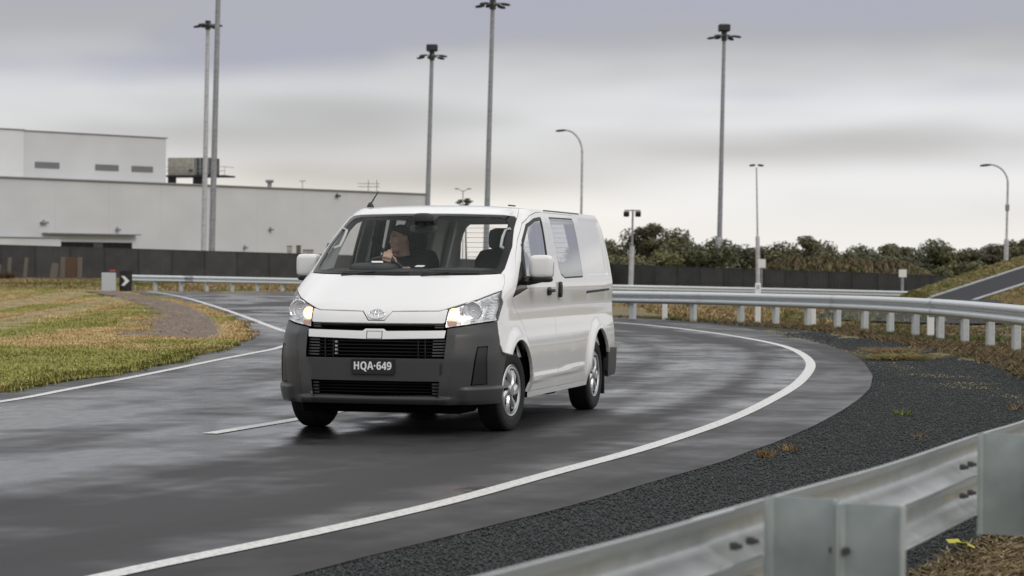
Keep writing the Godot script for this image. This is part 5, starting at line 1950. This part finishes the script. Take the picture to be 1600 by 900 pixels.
	for q in [[-52.9, 5.75, .9], [-46.0, 5.1, .5], [-30.2, 5.5, .5], [-22.6, 10.0, .6], [-33.0, 3.2, .4]]:
		g = Geo.new()
		g.box(Transform3D(face, at.call(q[0], q[1], .25)), Vector3(q[2], .24, .5), .04)
		g.box(Transform3D(face, at.call(q[0], q[1] + .12, .1)), Vector3(.12, .4, .2), .02)
		obj("wall_lamp", g, M.trim_grey if q[0] < -25.0 else M.lamp_dark, o)
	# things on the roof
	o = thing("cooling_plant", "beige cooling plant on a dark frame on the warehouse roof", "cooling unit", Vector3(-39.4, 10.8, -291.5), -.25)
	g = Geo.new()
	g.bx(Vector3(-.95, 2.30, 0), Vector3(3.5, 2.2, 3.0), .05)
	obj("housing", g, M.plant_beige, o)
	g = Geo.new()
	g.bx(Vector3(1.85, 2.30, 0), Vector3(2.2, 2.15, 2.9), .05)
	obj("fan_section", g, M.plant_dark, o)
	for k in 4:
		g = Geo.new()
		g.bx(Vector3(1.0 + k * .55, 2.3, 1.47), Vector3(.16, 2.0, .06), .02)
		obj("louvre", g, M.trim_grey, o)
	g = Geo.new()
	g.bx(Vector3(1.1, 1.12, .2), Vector3(7.8, .22, 3.4), .03)
	obj("platform", g, M.steel_dark, o)
	for x in [-2.4, .9, 1.7]:
		g = Geo.new()
		g.bx(Vector3(x, .5, .8), Vector3(.9, 1.2, .6), .03)
		obj("leg", g, M.steel_dark, o)
	g = Geo.new()
	for y in [1.75, 2.25]:
		g.tube([Vector3(-2.9, y, 1.85), Vector3(4.9, y, 1.85)], [.035], 6)
	for k in 7:
		g.tube([Vector3(-2.9 + k * 1.3, 1.2, 1.85), Vector3(-2.9 + k * 1.3, 2.27, 1.85)], [.03], 6)
	g.tube([Vector3(4.9, 2.25, 1.85), Vector3(4.9, 2.25, -1.2)], [.035], 6)
	obj("railing", g, M.trim_grey, o)
	g = Geo.new()
	g.bx(Vector3(.35, 1.8, 1.56), Vector3(.5, .3, .12), .03)
	obj("hatch", g, M.lamp_dark, o)
	o = thing("roof_vent", "small squat vent on the roof edge right of the tall masts", "roof vent", Vector3(-30.4, 10.8, -296.0))
	g = Geo.new()
	g.bx(Vector3(0, .35, 0), Vector3(.5, .8, .5), .05)
	obj("stack", g, M.trim_grey, o)
	g = Geo.new()
	g.bx(Vector3(0, .75, 0), Vector3(.95, .35, .8), .06)
	obj("cowl", g, M.vent_grey, o)
	o = thing("roof_vent", "thin pale tee-shaped vent pipe on the roof edge", "roof vent", Vector3(-26.6, 10.8, -299.5))
	g = Geo.new()
	g.tube([Vector3(0, 0, 0), Vector3(0, .95, 0)], [.06], 8)
	obj("pipe", g, M.pole_pale, o)
	g = Geo.new()
	g.tube([Vector3(-.4, .95, 0), Vector3(.4, .95, 0)], [.07], 8)
	obj("tee", g, M.pole_pale, o)
	o = thing("roof_aerial", "spindly aerial rack on the roof above the van", "aerial", Vector3(-18.6, 10.8, -308.5))
	g = Geo.new()
	for y in [.55, .95]:
		g.tube([Vector3(-1.6, y, 0), Vector3(1.3, y, 0)], [.045], 6)
	obj("bar", g, M.trim_grey, o)
	g = Geo.new()
	for x in [-.2, .9]:
		g = Geo.new()
		g.tube([Vector3(x, -.1, 0), Vector3(x, 1.45, 0)], [.05], 6)
		obj("upright", g, M.trim_grey, o)

func mast(called: String, label: String, base: Vector3, top: Vector3, r0: float, r1: float, m: Material, group := "tall light masts behind the fence") -> Node3D:
	var o := thing(called, label, "light mast", base, 0.0, group)
	var g := Geo.new()
	g.tube([Vector3.ZERO, (top - base) * .5, top - base], [r0, (r0 + r1) / 2.0, r1], 12)
	obj("pole", g, m, o)
	return o

func crown(o: Node3D, at: Vector3, r: float, n: int, box_: bool, m: Material, from := 0.0) -> void:
	var g := Geo.new()
	g.tube([at + Vector3(0, -.5, 0), at + Vector3(0, .35, 0)], [.28], 10)
	if box_:
		g.bx(at + Vector3(0, .75, 0), Vector3(1.15, .70, 1.0), .1)
	obj("head_frame", g, m, o)
	for k in n:
		var a := from + TAU * k / n
		var d := Vector3(cos(a), 0, sin(a))
		var la := Node3D.new()
		la.name = "floodlight"
		o.add_child(la, true)
		g = Geo.new()
		g.bar(at, at + d * r * .8, .09, .09)
		obj("arm", g, M.pole_grey, la)
		g = Geo.new()
		g.pillow(Transform3D(Basis(Vector3.UP, -a) * Basis(Vector3.BACK, -.15), at + d * r + Vector3(0, -.1 - .12 * (k % 2), 0)), Vector3(.85, .24, .5), 3.0, 6)
		obj("lamp_head", g, m, la)

func make_masts() -> void:
	var o := mast("light_mast", "pale thinner light mast just left of the dark tall one", Vector3(-30.05, -.3, -230), Vector3(-29.68, 24.4, -230), .27, .19, M.pole_pale)
	crown(o, Vector3(.37, 24.8, 0), 1.0, 6, false, M.lamp_dark)
	o = mast("light_mast", "dark tall light mast rising out of the top of the photo", Vector3(-25.45, -.3, -200), Vector3(-24.85, 29.0, -200), .27, .20, M.pole_grey)
	crown(o, Vector3(.6, 29.4, 0), .9, 6, false, M.lamp_dark)
	o = mast("light_mast", "light mast with black box head rising at the warehouse's right end", Vector3(-8.8, -1, -240), Vector3(-8.25, 22.7, -240), .29, .19, M.pole_grey)
	crown(o, Vector3(.55, 23.5, 0), 1.2, 6, true, M.lamp_dark, .3)
	o = mast("light_mast", "tall light mast rising behind the van's roof, head at the photo's top edge", Vector3(-2.3, -1, -200), Vector3(-1.77, 23.2, -200), .26, .17, M.pole_grey)
	crown(o, Vector3(.53, 24.4, 0), 1.1, 6, false, M.lamp_dark, .2)
	o = mast("light_mast", "tall light mast with black box head above the tree line", Vector3(20.05, -1.5, -230), Vector3(20.46, 23.6, -230), .27, .17, M.pole_grey)
	crown(o, Vector3(.41, 25.2, 0), 1.25, 6, true, M.lamp_dark, .1)
	var g := Geo.new()
	g.tube([Vector3(0, 0, 0), Vector3(.03, 5.6, 0)], [.40, .36], 12)
	obj("sleeve", g, M.pole_pale, o)
	# street lamps with a bent arm
	for q in [["curved single-arm street lamp behind the van's roof", Vector3(4.90, -.8, -170), Vector3(4.99, 10.2, -170), -1.52, .85, .085, false], ["curved single-arm street lamp at the far right", Vector3(33.35, -1.4, -160), Vector3(33.49, 7.7, -160), -1.5, .62, .075, true]]:
		o = thing("street_lamp", q[0], "street lamp", q[1])
		var top: Vector3 = q[2] - q[1]
		var pts := [Vector3.ZERO, top * .5, top * .93]
		var rs := [q[5] * 1.35, q[5] * 1.1, q[5]]
		for i in range(1, 9):
			var a := PI / 2 * i / 8.0
			pts.append(top * .93 + Vector3(q[3] * .8 * (1.0 - cos(a)), (q[4] + top.y * .07) * sin(a), 0))
			rs.append(q[5] * .85)
		g = Geo.new()
		g.tube(pts, rs, 10)
		obj("pole", g, M.pole_pale, o)
		g = Geo.new()
		g.pillow(Transform3D(Basis(Vector3.BACK, .1), pts[-1] + Vector3(q[3] * .22, -.04, 0)), Vector3(.75, .16, .32), 3.0, 8)
		obj("lamp_head", g, M.lamp_dark, o)
		if q[6]:
			g = Geo.new()
			g.tube([Vector3.ZERO, top * (4.7 / top.y)], [.17, .15], 10)
			obj("sleeve", g, M.pole_pale, o)
			g = Geo.new()
			g.bx(top * .75, Vector3(.25, .45, .25), .03)
			obj("control_box", g, M.pole_grey, o)
	o = thing("street_lamp", "slim street lamp with two short opposite heads above the trees", "street lamp", Vector3(17.72, -1.3, -170))
	g = Geo.new()
	g.tube([Vector3.ZERO, Vector3(-.21, 9.75, 0)], [.09, .05], 8)
	obj("pole", g, M.pole_pale, o)
	g = Geo.new()
	g.tube([Vector3.ZERO, Vector3(-.10, 4.8, 0)], [.17, .15], 10)
	obj("sleeve", g, M.pole_pale, o)
	for s in [-1.0, 1.0]:
		g = Geo.new()
		g.pillow(Transform3D(Basis(Vector3.BACK, -s * .12), Vector3(-.21 + s * .30, 9.9, 0)), Vector3(.46, .16, .30), 3.0, 6)
		obj("lamp_head", g, M.lamp_dark, o)
	o = thing("street_lamp", "far street lamp with two thin arms just above the van's roof", "street lamp", Vector3(-4.4, -1, -210))
	g = Geo.new()
	g.tube([Vector3.ZERO, Vector3(0, 8.9, 0)], [.08, .05], 8)
	obj("pole", g, M.pole_pale, o)
	for s in [-1.0, 1.0]:
		g = Geo.new()
		g.tube([Vector3(0, 8.8, 0), Vector3(s * .45, 9.05, 0)], [.035], 6)
		g.pillow(Transform3D(Basis(), Vector3(s * .55, 9.05, 0)), Vector3(.4, .12, .25), 3.0, 6)
		obj("lamp_head", g, M.pole_grey, o)
	o = thing("floodlight_post", "short pale post with a pair of floodlights behind the guard rail", "floodlight", Vector3(7.5, -1.0, -150))
	g = Geo.new()
	g.tube([Vector3.ZERO, Vector3(.10, 3.6, 0)], [.17, .16], 10)
	obj("pole", g, M.pole_pale, o)
	g = Geo.new()
	g.tube([Vector3(.10, 3.6, 0), Vector3(.13, 5.9, 0)], [.07, .06], 8)
	g.bar(Vector3(-.4, 5.85, 0), Vector3(.62, 5.85, 0), .08, .08)
	obj("bracket", g, M.pole_grey, o)
	for x in [-.28, .46]:
		g = Geo.new()
		g.box(Transform3D(Basis(Vector3.RIGHT, .5), Vector3(x, 5.62, .08)), Vector3(.36, .34, .20), .04)
		obj("lamp_head", g, M.lamp_dark, o)
	# small signs
	o = thing("road_sign", "small white square sign at the foot of the slim lamp", "road sign", Vector3(17.2, -1.2, -163))
	g = Geo.new()
	g.tube([Vector3.ZERO, Vector3(0, 2.9, 0)], [.04], 8)
	obj("post", g, M.pole_grey, o)
	g = Geo.new()
	g.bx(Vector3(0, 2.75, .05), Vector3(.52, .60, .02), .005)
	obj("plate", g, M.sign_white, o)
	o = thing("road_sign", "small white square sign on a grey post before the right-hand fence", "road sign", Vector3(23.1, -1.4, -140))
	g = Geo.new()
	g.tube([Vector3.ZERO, Vector3(0, 2.6, 0)], [.09], 8)
	obj("post", g, M.pole_grey, o)
	g = Geo.new()
	g.bx(Vector3(0, 2.40, .10), Vector3(.46, .46, .03), .005)
	obj("plate", g, M.sign_white, o)

# ---- trees and the ramp ----------------------------------------------------------------------
func tree_kind(seed_: int, high: float, wide: float, leaves: int, airy: float, hue: Color) -> Array:
	rng.seed = seed_
	var tr := Geo.new()
	var cr := Geo.new()
	cr.coloured = true
	var blobs := []
	var trunk_top := Vector3(rng.randf_range(-.3, .3), high * .55, 0)
	tr.tube([Vector3(0, -.6, 0), trunk_top * .5 + Vector3(.1, 0, 0), trunk_top], [.20, .14, .08], 7)
	for i in int(9 + airy * 5):
		var a := rng.randf() * TAU
		var y := high * lerpf(.22, .86, pow(rng.randf(), .8))
		var rr := wide * .5 * rng.randf_range(.25, .95) * (1.0 - .5 * maxf(y / high - .55, 0.0))
		var c := Vector3(cos(a) * rr, y, sin(a) * rr)
		var s := rng.randf_range(.7, 1.25) * wide * (.22 - airy * .05)
		blobs.append([c, s, rng.randf_range(.62, 1.35)])
		var b := trunk_top * clampf(y / high - .15, .2, .95)
		tr.tube([b, b.lerp(c, .55) + Vector3(0, .15, 0), c], [.07, .045, .015], 5, false)
	for i in leaves:
		var b: Array = blobs[rng.randi() % blobs.size()]
		var d := Vector3(rng.randfn(), rng.randfn(), rng.randfn()).normalized()
		var p: Vector3 = b[0] + d * Vector3(1.15, .8, 1.15) * b[1] * pow(rng.randf(), .42) * 1.12
		var n := (d + Vector3(rng.randfn(), rng.randfn() + .5, rng.randfn()) * .7).normalized()
		var e := n.cross(Vector3(rng.randfn(), rng.randfn(), rng.randfn())).normalized()
		var l := rng.randf_range(.11, .22)
		var w := n.cross(e) * l * .45
		cr.tint = hue * (b[2] * rng.randf_range(.75, 1.2))
		cr.tn(p - e * l, p + w, p + e * l, n, n, n)
		cr.tn(p - e * l, p + e * l, p - w, n, n, n)
	return [cr.mesh(), tr.mesh()]

func make_trees() -> void:
	var kinds := [
		["round bushy olive tree", tree_kind(11, 5.4, 4.8, 6500, 0.0, Color(.100, .102, .042))],
		["wide dark scrubby tree", tree_kind(12, 4.9, 5.6, 7000, 0.1, Color(.080, .083, .036))],
		["tall loose tree with gaps in its crown", tree_kind(13, 6.3, 4.6, 4200, 1.3, Color(.094, .093, .044))],
		["low yellowish green shrubby tree", tree_kind(14, 3.9, 4.6, 5500, 0.0, Color(.122, .120, .046))],
		["thin-crowned brownish tree", tree_kind(15, 5.8, 4.0, 3600, 1.2, Color(.104, .092, .050))]]
	# x along the row, depth, kind, size
	var rows := [[8.2, 226, 1, .92], [10.0, 231, 0, .86], [12.2, 224, 2, .98], [14.6, 229, 0, .95], [16.2, 222, 1, .98], [18.0, 232, 0, 1.03], [19.2, 224, 1, 1.02], [21.6, 230, 3, 1.05], [23.4, 226, 4, .78], [25.6, 233, 1, .92], [27.6, 224, 0, 1.06], [29.6, 229, 2, .98], [31.0, 222, 3, .92], [32.6, 231, 1, .95], [34.8, 226, 0, .80], [36.6, 224, 1, .98], [38.4, 233, 2, .98], [40.2, 225, 0, .92], [42.0, 229, 1, .90], [43.4, 222, 3, .98], [45.2, 227, 4, .92], [46.6, 232, 0, .88], [48.2, 224, 2, 1.0], [49.8, 230, 2, 1.04], [51.4, 223, 1, .86], [53.6, 228, 0, .98], [56.0, 225, 2, .95], [24.4, 221, 3, .78], [35.6, 219, 3, .80], [13.0, 219, 3, .90], [47.6, 218, 3, .72], [20.4, 236, 1, .95], [24.6, 237, 0, .95], [28.6, 236, 1, .98], [33.6, 237, 0, .92], [37.6, 238, 1, .95], [41.2, 236, 1, .95], [44.4, 237, 0, .92], [50.6, 238, 1, .92], [26.6, 220, 1, .72], [39.3, 220, 3, .85], [43.0, 236, 0, .90], [9.0, 220, 3, .85]]
	rows.sort_custom(func(a: Array, b: Array) -> bool: return a[0] < b[0])
	var nth := ["first", "second", "third", "fourth", "fifth", "sixth", "seventh", "eighth", "ninth", "tenth", "eleventh", "twelfth", "thirteenth", "fourteenth", "fifteenth", "sixteenth", "seventeenth", "eighteenth", "nineteenth", "twentieth", "twenty-first", "twenty-second", "twenty-third", "twenty-fourth", "twenty-fifth", "twenty-sixth", "twenty-seventh", "twenty-eighth", "twenty-ninth", "thirtieth", "thirty-first", "thirty-second", "thirty-third", "thirty-fourth", "thirty-fifth", "thirty-sixth", "thirty-seventh", "thirty-eighth", "thirty-ninth", "fortieth", "forty-first", "forty-second", "forty-third", "forty-fourth"]
	rng.seed = 99
	for i in rows.size():
		var r: Array = rows[i]
		var k: Array = kinds[r[2]]
		var o := thing("tree", "%s, %s from the van along the skyline" % [k[0], nth[i]], "tree", Vector3(r[0], land(r[0], -r[1]) - .1, -r[1]), rng.randf() * TAU, "trees along the skyline behind the fence")
		o.scale = Vector3(1.22, rng.randf_range(.92, 1.22), 1.22) * r[3]
		put("crown", k[1][0], M.foliage, o)
		put("trunk", k[1][1], M.bark, o)
	var o := thing("tree", "lone small umbrella tree crown showing just above the van's roof", "tree", Vector3(-5.2, -.5, -262.0))
	var cr := put("crown", kinds[4][1][0], M.foliage, o)
	cr.scale = Vector3(.44, .24, .44)
	cr.position.y = 7.85
	var tg := Geo.new()
	tg.tube([Vector3(.2, -.5, 0), Vector3(.05, 4.5, 0), Vector3(0, 9.0, 0)], [.14, .10, .06], 7)
	obj("trunk", tg, M.bark, o)

func make_ramp() -> void:
	# a side road climbing to the right behind the guard rail
	var lowk := [Vector3(17.2, -.15, -95.0), Vector3(18.6, .04, -95.4), Vector3(20.99, .71, -97.0), Vector3(26.0, 2.0, -100.0), Vector3(34.0, 4.0, -105.0)]
	var upk := [Vector3(17.6, -.25, -103.0), Vector3(18.25, .06, -103.0), Vector3(22.95, 1.41, -106.0), Vector3(27.5, 2.62, -109.0), Vector3(36.0, 4.8, -114.0)]
	var g := Geo.new()
	var bank := Geo.new()
	var kerb := [Geo.new(), Geo.new()]
	for i in lowk.size() - 1:
		var a: Vector3 = lowk[i]
		var b: Vector3 = lowk[i + 1]
		var c: Vector3 = upk[i + 1]
		var d: Vector3 = upk[i]
		g.quad(a, b, c, d)
		for s in [[a, b, 0], [d, c, 1]]:
			kerb[s[2]].bar(s[0] + Vector3(0, .04, 0), s[1] + Vector3(0, .03, 0), .09, .06)
		var dn := Vector3(0, -.03, 0)
		var near_ := Vector3(1.2, -2.6, 4.0)
		var far_ := Vector3(-1.0, -2.2, -5.0)
		var brow := Vector3(-.5, .30, -1.6)
		bank.quad(a + near_, b + near_, b + dn, a + dn)
		bank.quad(d + dn, c + dn, c + brow, d + brow)
		bank.quad(d + brow, c + brow, c + far_, d + far_)
	var flat := spline([[7.4, -66.0], [9.2, -60.5], [11.6, -58.5], [13.6, -62.0], [16.5, -76.0], [19.4, -94.8]], 1.0)
	flat.append_array(spline([[18.0, -103.4], [15.2, -94.0], [11.5, -80.0], [7.4, -66.0]], 1.0))
	var fr := Geo.new()
	sheet(fr, func(x: float, z: float) -> Vector3: return Vector3(x, land(x, z) + .05 + .55 * smoothstep(-84.0, -95.0, z), z), poly(Array(flat)), [], Vector2(1.0, 1.0), 0.0, func(_p: Vector3) -> Vector3: return Vector3.UP)
	struct("service_road", fr, M.ramp_asphalt, "dark asphalt behind the guard rail leading to the side road")
	struct("side_road", g, M.ramp_asphalt, "grey side road climbing to the right behind the rail")
	struct("side_road_bank", bank, M.dry_earth, "brown grassy bank carrying the side road")
	struct("kerb", kerb[0], M.sign_grey, "pale kerb on the near edge of the side road")
	struct("kerb", kerb[1], M.sign_grey, "pale kerb on the far edge of the side road")
	var places := []
	var cols := []
	for i in 7000:
		var k := rng.randf() * (lowk.size() - 1.001)
		var e := int(k)
		var p: Vector3
		if rng.randf() < .5:
			p = lowk[e].lerp(lowk[e + 1], k - e) + Vector3(1.2, -2.6, 4.0) * rng.randf()
		else:
			p = upk[e].lerp(upk[e + 1], k - e) + Vector3(-.5, .30, -1.6) * rng.randf()
		var s := rng.randf_range(.5, 1.0)
		places.append(Transform3D(Basis(Vector3.UP, rng.randf() * TAU).scaled(Vector3(s, s * .7, s)), p))
		cols.append((GREEN[rng.randi() % 4] if rng.randf() < (.15 if p.z > -101.0 else .5) else STRAW[rng.randi() % 4]) * rng.randf_range(.8, 1.4))
	tag(scatter("bank_grass", tuft_mesh(9, .16, .012, .12), M.blade, places, cols), "rough grass on the side road's bank")
	# mound grass
	places = []
	cols = []
	for i in 5000:
		var x := rng.randf_range(14, 42)
		var z := rng.randf_range(-212, -196)
		var s := rng.randf_range(1.5, 3.4)
		places.append(Transform3D(Basis(Vector3.UP, rng.randf() * TAU).scaled(Vector3(s, s, s)), Vector3(x, land(x, z), z)))
		cols.append(STRAW[rng.randi() % 4] * Color(.92, .95, 1.1) * rng.randf_range(.25, .6) if rng.randf() < .8 else GREEN[rng.randi() % 4] * .5)
	tag(scatter("mound_grass", tuft_mesh(9, .16, .02, .12), M.blade, places, cols), "brown grass on the low mound before the trees")

func make_yard() -> void:
	# timber leaning on the fence at the far left
	for q in [["grey board leaning on the fence, leftmost at the photo's edge", -37.3, -171.6, .5, 1.05, .5, 0], ["tall pale grey plank leaning on the fence near the left edge", -36.45, -171.8, .26, 1.55, .16, 0], ["pale grey plank splayed at its foot, right of the leaning planks", -35.35, -172.2, .26, 1.55, .26, 0], ["short leaning grey offcut beside the brown pallet", -33.35, -172.6, .5, 1.15, .5, 0]]:
		var o := thing("plank", q[0], "plank", Vector3(q[1], .12, q[2] + .3), 0.0, "old timber against the dark fence")
		var g := Geo.new()
		g.box(Transform3D(Basis(Vector3.RIGHT, -.12) * Basis(Vector3.BACK, -q[5] * .25), Vector3(0, q[4] / 2.0, 0)), Vector3(q[3], q[4], .08), .01)
		obj("board", g, M.old_timber, o)
	var o := thing("pallet", "brown timber pallet stood on edge against the fence", "pallet", Vector3(-32.15, .12, -172.6))
	for k in 7:
		var g := Geo.new()
		g.box(Transform3D(Basis(Vector3.RIGHT, -.1), Vector3(0, .2 + k * .21, 0)), Vector3(1.25, .18, .03), .01)
		obj("slat", g, M.rusty_timber, o)
	for x in [-.62, .62]:
		var g := Geo.new()
		g.box(Transform3D(Basis(Vector3.RIGHT, -.1), Vector3(x, .8, .06)), Vector3(.34, 1.6, .06), .01)
		obj("stringer", g, M.old_timber, o)
	o = thing("shrub", "small dark dead bush in the grass before the left fence", "shrub", Vector3(-35.9, .10, -168.0))
	var g := Geo.new()
	g.coloured = true
	for i in 260:
		var a := rng.randf() * TAU
		g.tint = Color(.07, .042, .022) * rng.randf_range(.6, 1.4)
		var p := Vector3(cos(a), 0, sin(a)) * .5 * sqrt(rng.randf())
		var tip := p * 1.5 + Vector3(rng.randf_range(-.2, .2), rng.randf_range(.2, .75), rng.randf_range(-.2, .2))
		var sd := Vector3(cos(a * 3.0), 0, sin(a * 3.0)) * .03
		g.tri(p - sd, p + sd, tip)
	obj("twigs", g, M.blade, o)
	for q in [["tan box standing up behind the fence, left of its twin", -18.45, -196.0, .36, 3.05], ["brownish box behind the fence with a raised lid", -17.7, -196.0, .34, 3.1], ["low wide tan crate behind the fence", -16.9, -196.0, .85, 2.75]]:
		o = thing("crate", q[0], "crate", Vector3(q[1], -.3, q[2]), 0.0, "tan boxes showing over the fence")
		g = Geo.new()
		g.bx(Vector3(0, q[4] / 2.0, 0), Vector3(q[3], q[4], .5), .03)
		obj("box", g, M.plant_beige if q[3] != .34 else M.old_timber, o)
		g = Geo.new()
		g.bx(Vector3(0, q[4] + .02, 0), Vector3(q[3] + .06, .06, .56), .01)
		obj("lid", g, M.old_timber, o)

# ---- the sky: overcast, low bands of cloud, a pale strip above the horizon ---------------------
func make_sky() -> PanoramaSkyMaterial:
	var W := 1536
	var H := 768
	var n := FastNoiseLite.new()
	n.frequency = 1.0
	n.fractal_octaves = 4
	n.seed = 8
	var im := Image.create(W, H, false, Image.FORMAT_RGBF)
	# height above the horizon in degrees -> brightness and tint
	var el_ := [-90.0, -2.0, 0.0, 1.0, 1.8, 2.6, 3.6, 4.6, 5.4, 6.4, 8.0, 10.0, 15.0, 30.0, 90.0]
	var va := [Color(.10, .095, .085), Color(.20, .195, .18), Color(.90, .875, .835), Color(.88, .86, .825), Color(.80, .79, .775), Color(.70, .70, .705), Color(.69, .695, .70), Color(.62, .625, .64), Color(.39, .40, .45), Color(.22, .23, .29), Color(.27, .28, .335), Color(.58, .59, .61), Color(.80, .81, .83), Color(.95, .955, .97), Color(1.0, 1.0, 1.02)]
	for j in H:
		var el := 90.0 - 180.0 * (j + .5) / H
		for i in W:
			var az := TAU * ((i + .5) / W - .5)
			var up := maxf(el, 0.0)
			var d := Vector3(sin(az), 0, -cos(az))
			var k := 1.0 - smoothstep(8.0, 40.0, up)
			var s := lerpf(1.4, 3.6, k)
			var v := n.get_noise_3d(d.x * s + 3.0, up * lerpf(.045, .62, k), d.z * s)
			var w := n.get_noise_3d(d.x * 2.2 + 9.0, up * .12, d.z * 2.2)
			# clouds shift the bands up and down, and lighten or darken them
			var e := el + (v * 1.7 + w * 1.3) * smoothstep(.3, 3.0, el)
			var q := 0
			while q < el_.size() - 2 and e > el_[q + 1]:
				q += 1
			var t := clampf((e - el_[q]) / (el_[q + 1] - el_[q]), 0.0, 1.0)
			var c: Color = va[q].lerp(va[q + 1], t)
			if el > 0.0:
				c *= 1.0 + (v * .55 + w * .12) * smoothstep(.4, 2.4, el)
				# the clear strip low in the sky is warmer on the right
				c = c * Color(1, 1, 1).lerp(Color(1.06, 1.02, .955), smoothstep(-.12, .16, d.x) * smoothstep(3.2, 1.2, el))
			im.set_pixel(i, j, c)
	var m := PanoramaSkyMaterial.new()
	m.panorama = ImageTexture.create_from_image(im)
	return m

func _ready() -> void:
	rng.seed = 2024
	# camera: eye height 1.43 m, long lens, hardly any roll
	var cam := Camera3D.new()
	cam.name = "camera"
	add_child(cam)
	cam.position = Vector3(0, 1.4317, 0)
	cam.rotation = Vector3(deg_to_rad(-0.589), 0, 0.006)
	cam.near = 0.1
	cam.far = 4000.0
	var lens := CameraAttributesPhysical.new()
	lens.frustum_focal_length = 24.0 / 2.0 / tan(deg_to_rad(13.882) / 2.0)
	lens.frustum_focus_distance = 20.0
	lens.exposure_aperture = 5.6
	lens.frustum_near = 0.1
	lens.frustum_far = 4000.0
	cam.attributes = lens
	cam.fov = 13.882
	cam.current = true
	var env := Environment.new()
	var sky := Sky.new()
	sky.sky_material = make_sky()
	env.background_mode = Environment.BG_SKY
	env.sky = sky
	env.tonemap_mode = Environment.TONE_MAPPER_LINEAR
	env.tonemap_exposure = 1.0
	env.sdfgi_enabled = true
	env.ssao_enabled = true
	env.ssil_enabled = true
	var we := WorldEnvironment.new()
	we.environment = env
	add_child(we)
	var sun := DirectionalLight3D.new()
	sun.name = "sun"
	sun.light_energy = 0.28
	sun.light_color = Color(1.0, 0.97, 0.93)
	sun.light_angular_distance = 20.0
	sun.shadow_enabled = true
	sun.sky_mode = DirectionalLight3D.SKY_MODE_LIGHT_ONLY
	add_child(sun)
	sun.rotation_degrees = Vector3(-36, 48, 0)
	make_materials()
	van_tables()
	var ramp := mat("ramp_asphalt", Color(.034, .034, .037), .85, 0.0, .3)
	grain(ramp, .4, null, null, null)
	make_ground()
	make_ramp()
	make_building()
	fence("boundary_fence", "dark grey steel panel fence on the left before the warehouse", [[-58.0, 3.05, -166.0], [-38.1, 2.63, -176.0], [-16.8, 2.14, -188.0], [8.37, 1.48, -200.0]], 2.6, 2.55)
	fence("boundary_fence", "dark grey steel panel fence on the right below the trees", [[8.40, 1.48, -200.0], [16.78, 1.18, -188.0], [25.09, .97, -175.0], [31.24, .73, -165.0], [44.0, .3, -146.0]], 2.9, 2.55)
	make_masts()
	make_trees()
	make_rails()
	make_yard()
	for q in [["reddish and green grass tuft nearest the near guard rail", 1.9, -17.65, [Color(.10, .13, .03), Color(.28, .11, .04), Color(.25, .17, .06)], .12, .7, 60], ["orange grass tuft in the gravel beside the reddish one", 2.16, -18.27, [Color(.30, .18, .06), Color(.26, .13, .05), Color(.16, .15, .04)], .13, .5, 60], ["small bright green tuft in mid gravel", 3.77, -22.76, [Color(.12, .19, .03), Color(.16, .20, .05)], .16, .5, 50], ["tiny brown tuft in the gravel below the green one", 3.42, -19.87, [Color(.25, .15, .07), Color(.2, .12, .05)], .10, .4, 30], ["brown tuft at the gravel's right edge", 5.07, -23.69, [Color(.25, .15, .07), Color(.2, .14, .05)], .16, .5, 40], ["wide yellow patch of grass spreading over the gravel", 5.95, -36.2, [Color(.30, .24, .07), Color(.26, .19, .06), Color(.20, .18, .05)], .95, .12, 1100], ["straw patch behind the wide yellow one", 6.25, -38.6, [Color(.33, .23, .10), Color(.26, .17, .07)], .75, .14, 700], ["faint green tuft by the asphalt's outer edge", 5.55, -47.0, [Color(.10, .12, .04), Color(.14, .14, .05)], .3, .2, 60]]:
		clump(q[0], Vector2(q[1], q[2]), q[3], q[4], q[5], q[6])
	var g := Geo.new()
	for q in [[2.26, -12.05, 0.3], [2.31, -11.85, 1.4], [2.29, -11.95, 2.6]]:
		g.box(Transform3D(Basis(Vector3.UP, q[2]) * Basis(Vector3.RIGHT, .4), Vector3(q[0], .03, q[1])), Vector3(.07, .004, .04), .0)
	M["yellow_leaf"] = mat("yellow_leaf", Color(.55, .50, .05), .6)
	tag(obj("fallen_leaf", g, M.yellow_leaf), "bright yellow leaf lying in the litter under the near rail", "leaf")
	var place := Transform3D(Basis(Vector3.UP, -0.257089), Vector3(-0.8983, 0, -20.5086))
	make_van(place)
	make_driver(place)
	for q in [["folded white paper on the dashboard before the driver", Vector3(-.33, 1.44, -.14), .5], ["folded white paper on the dashboard right of the driver", Vector3(.06, 1.405, -.14), -.5]]:
		g = Geo.new()
		g.box(Transform3D(Basis(Vector3.UP, q[2]) * Basis(Vector3.RIGHT, .35), Vector3.ZERO), Vector3(.10, .006, .035), .001)
		var o := obj("paper", g, M.paper)
		o.scale = Vector3.ONE
		tag(o, q[0], "paper")
		o.transform = place * Transform3D(Basis(), q[1])
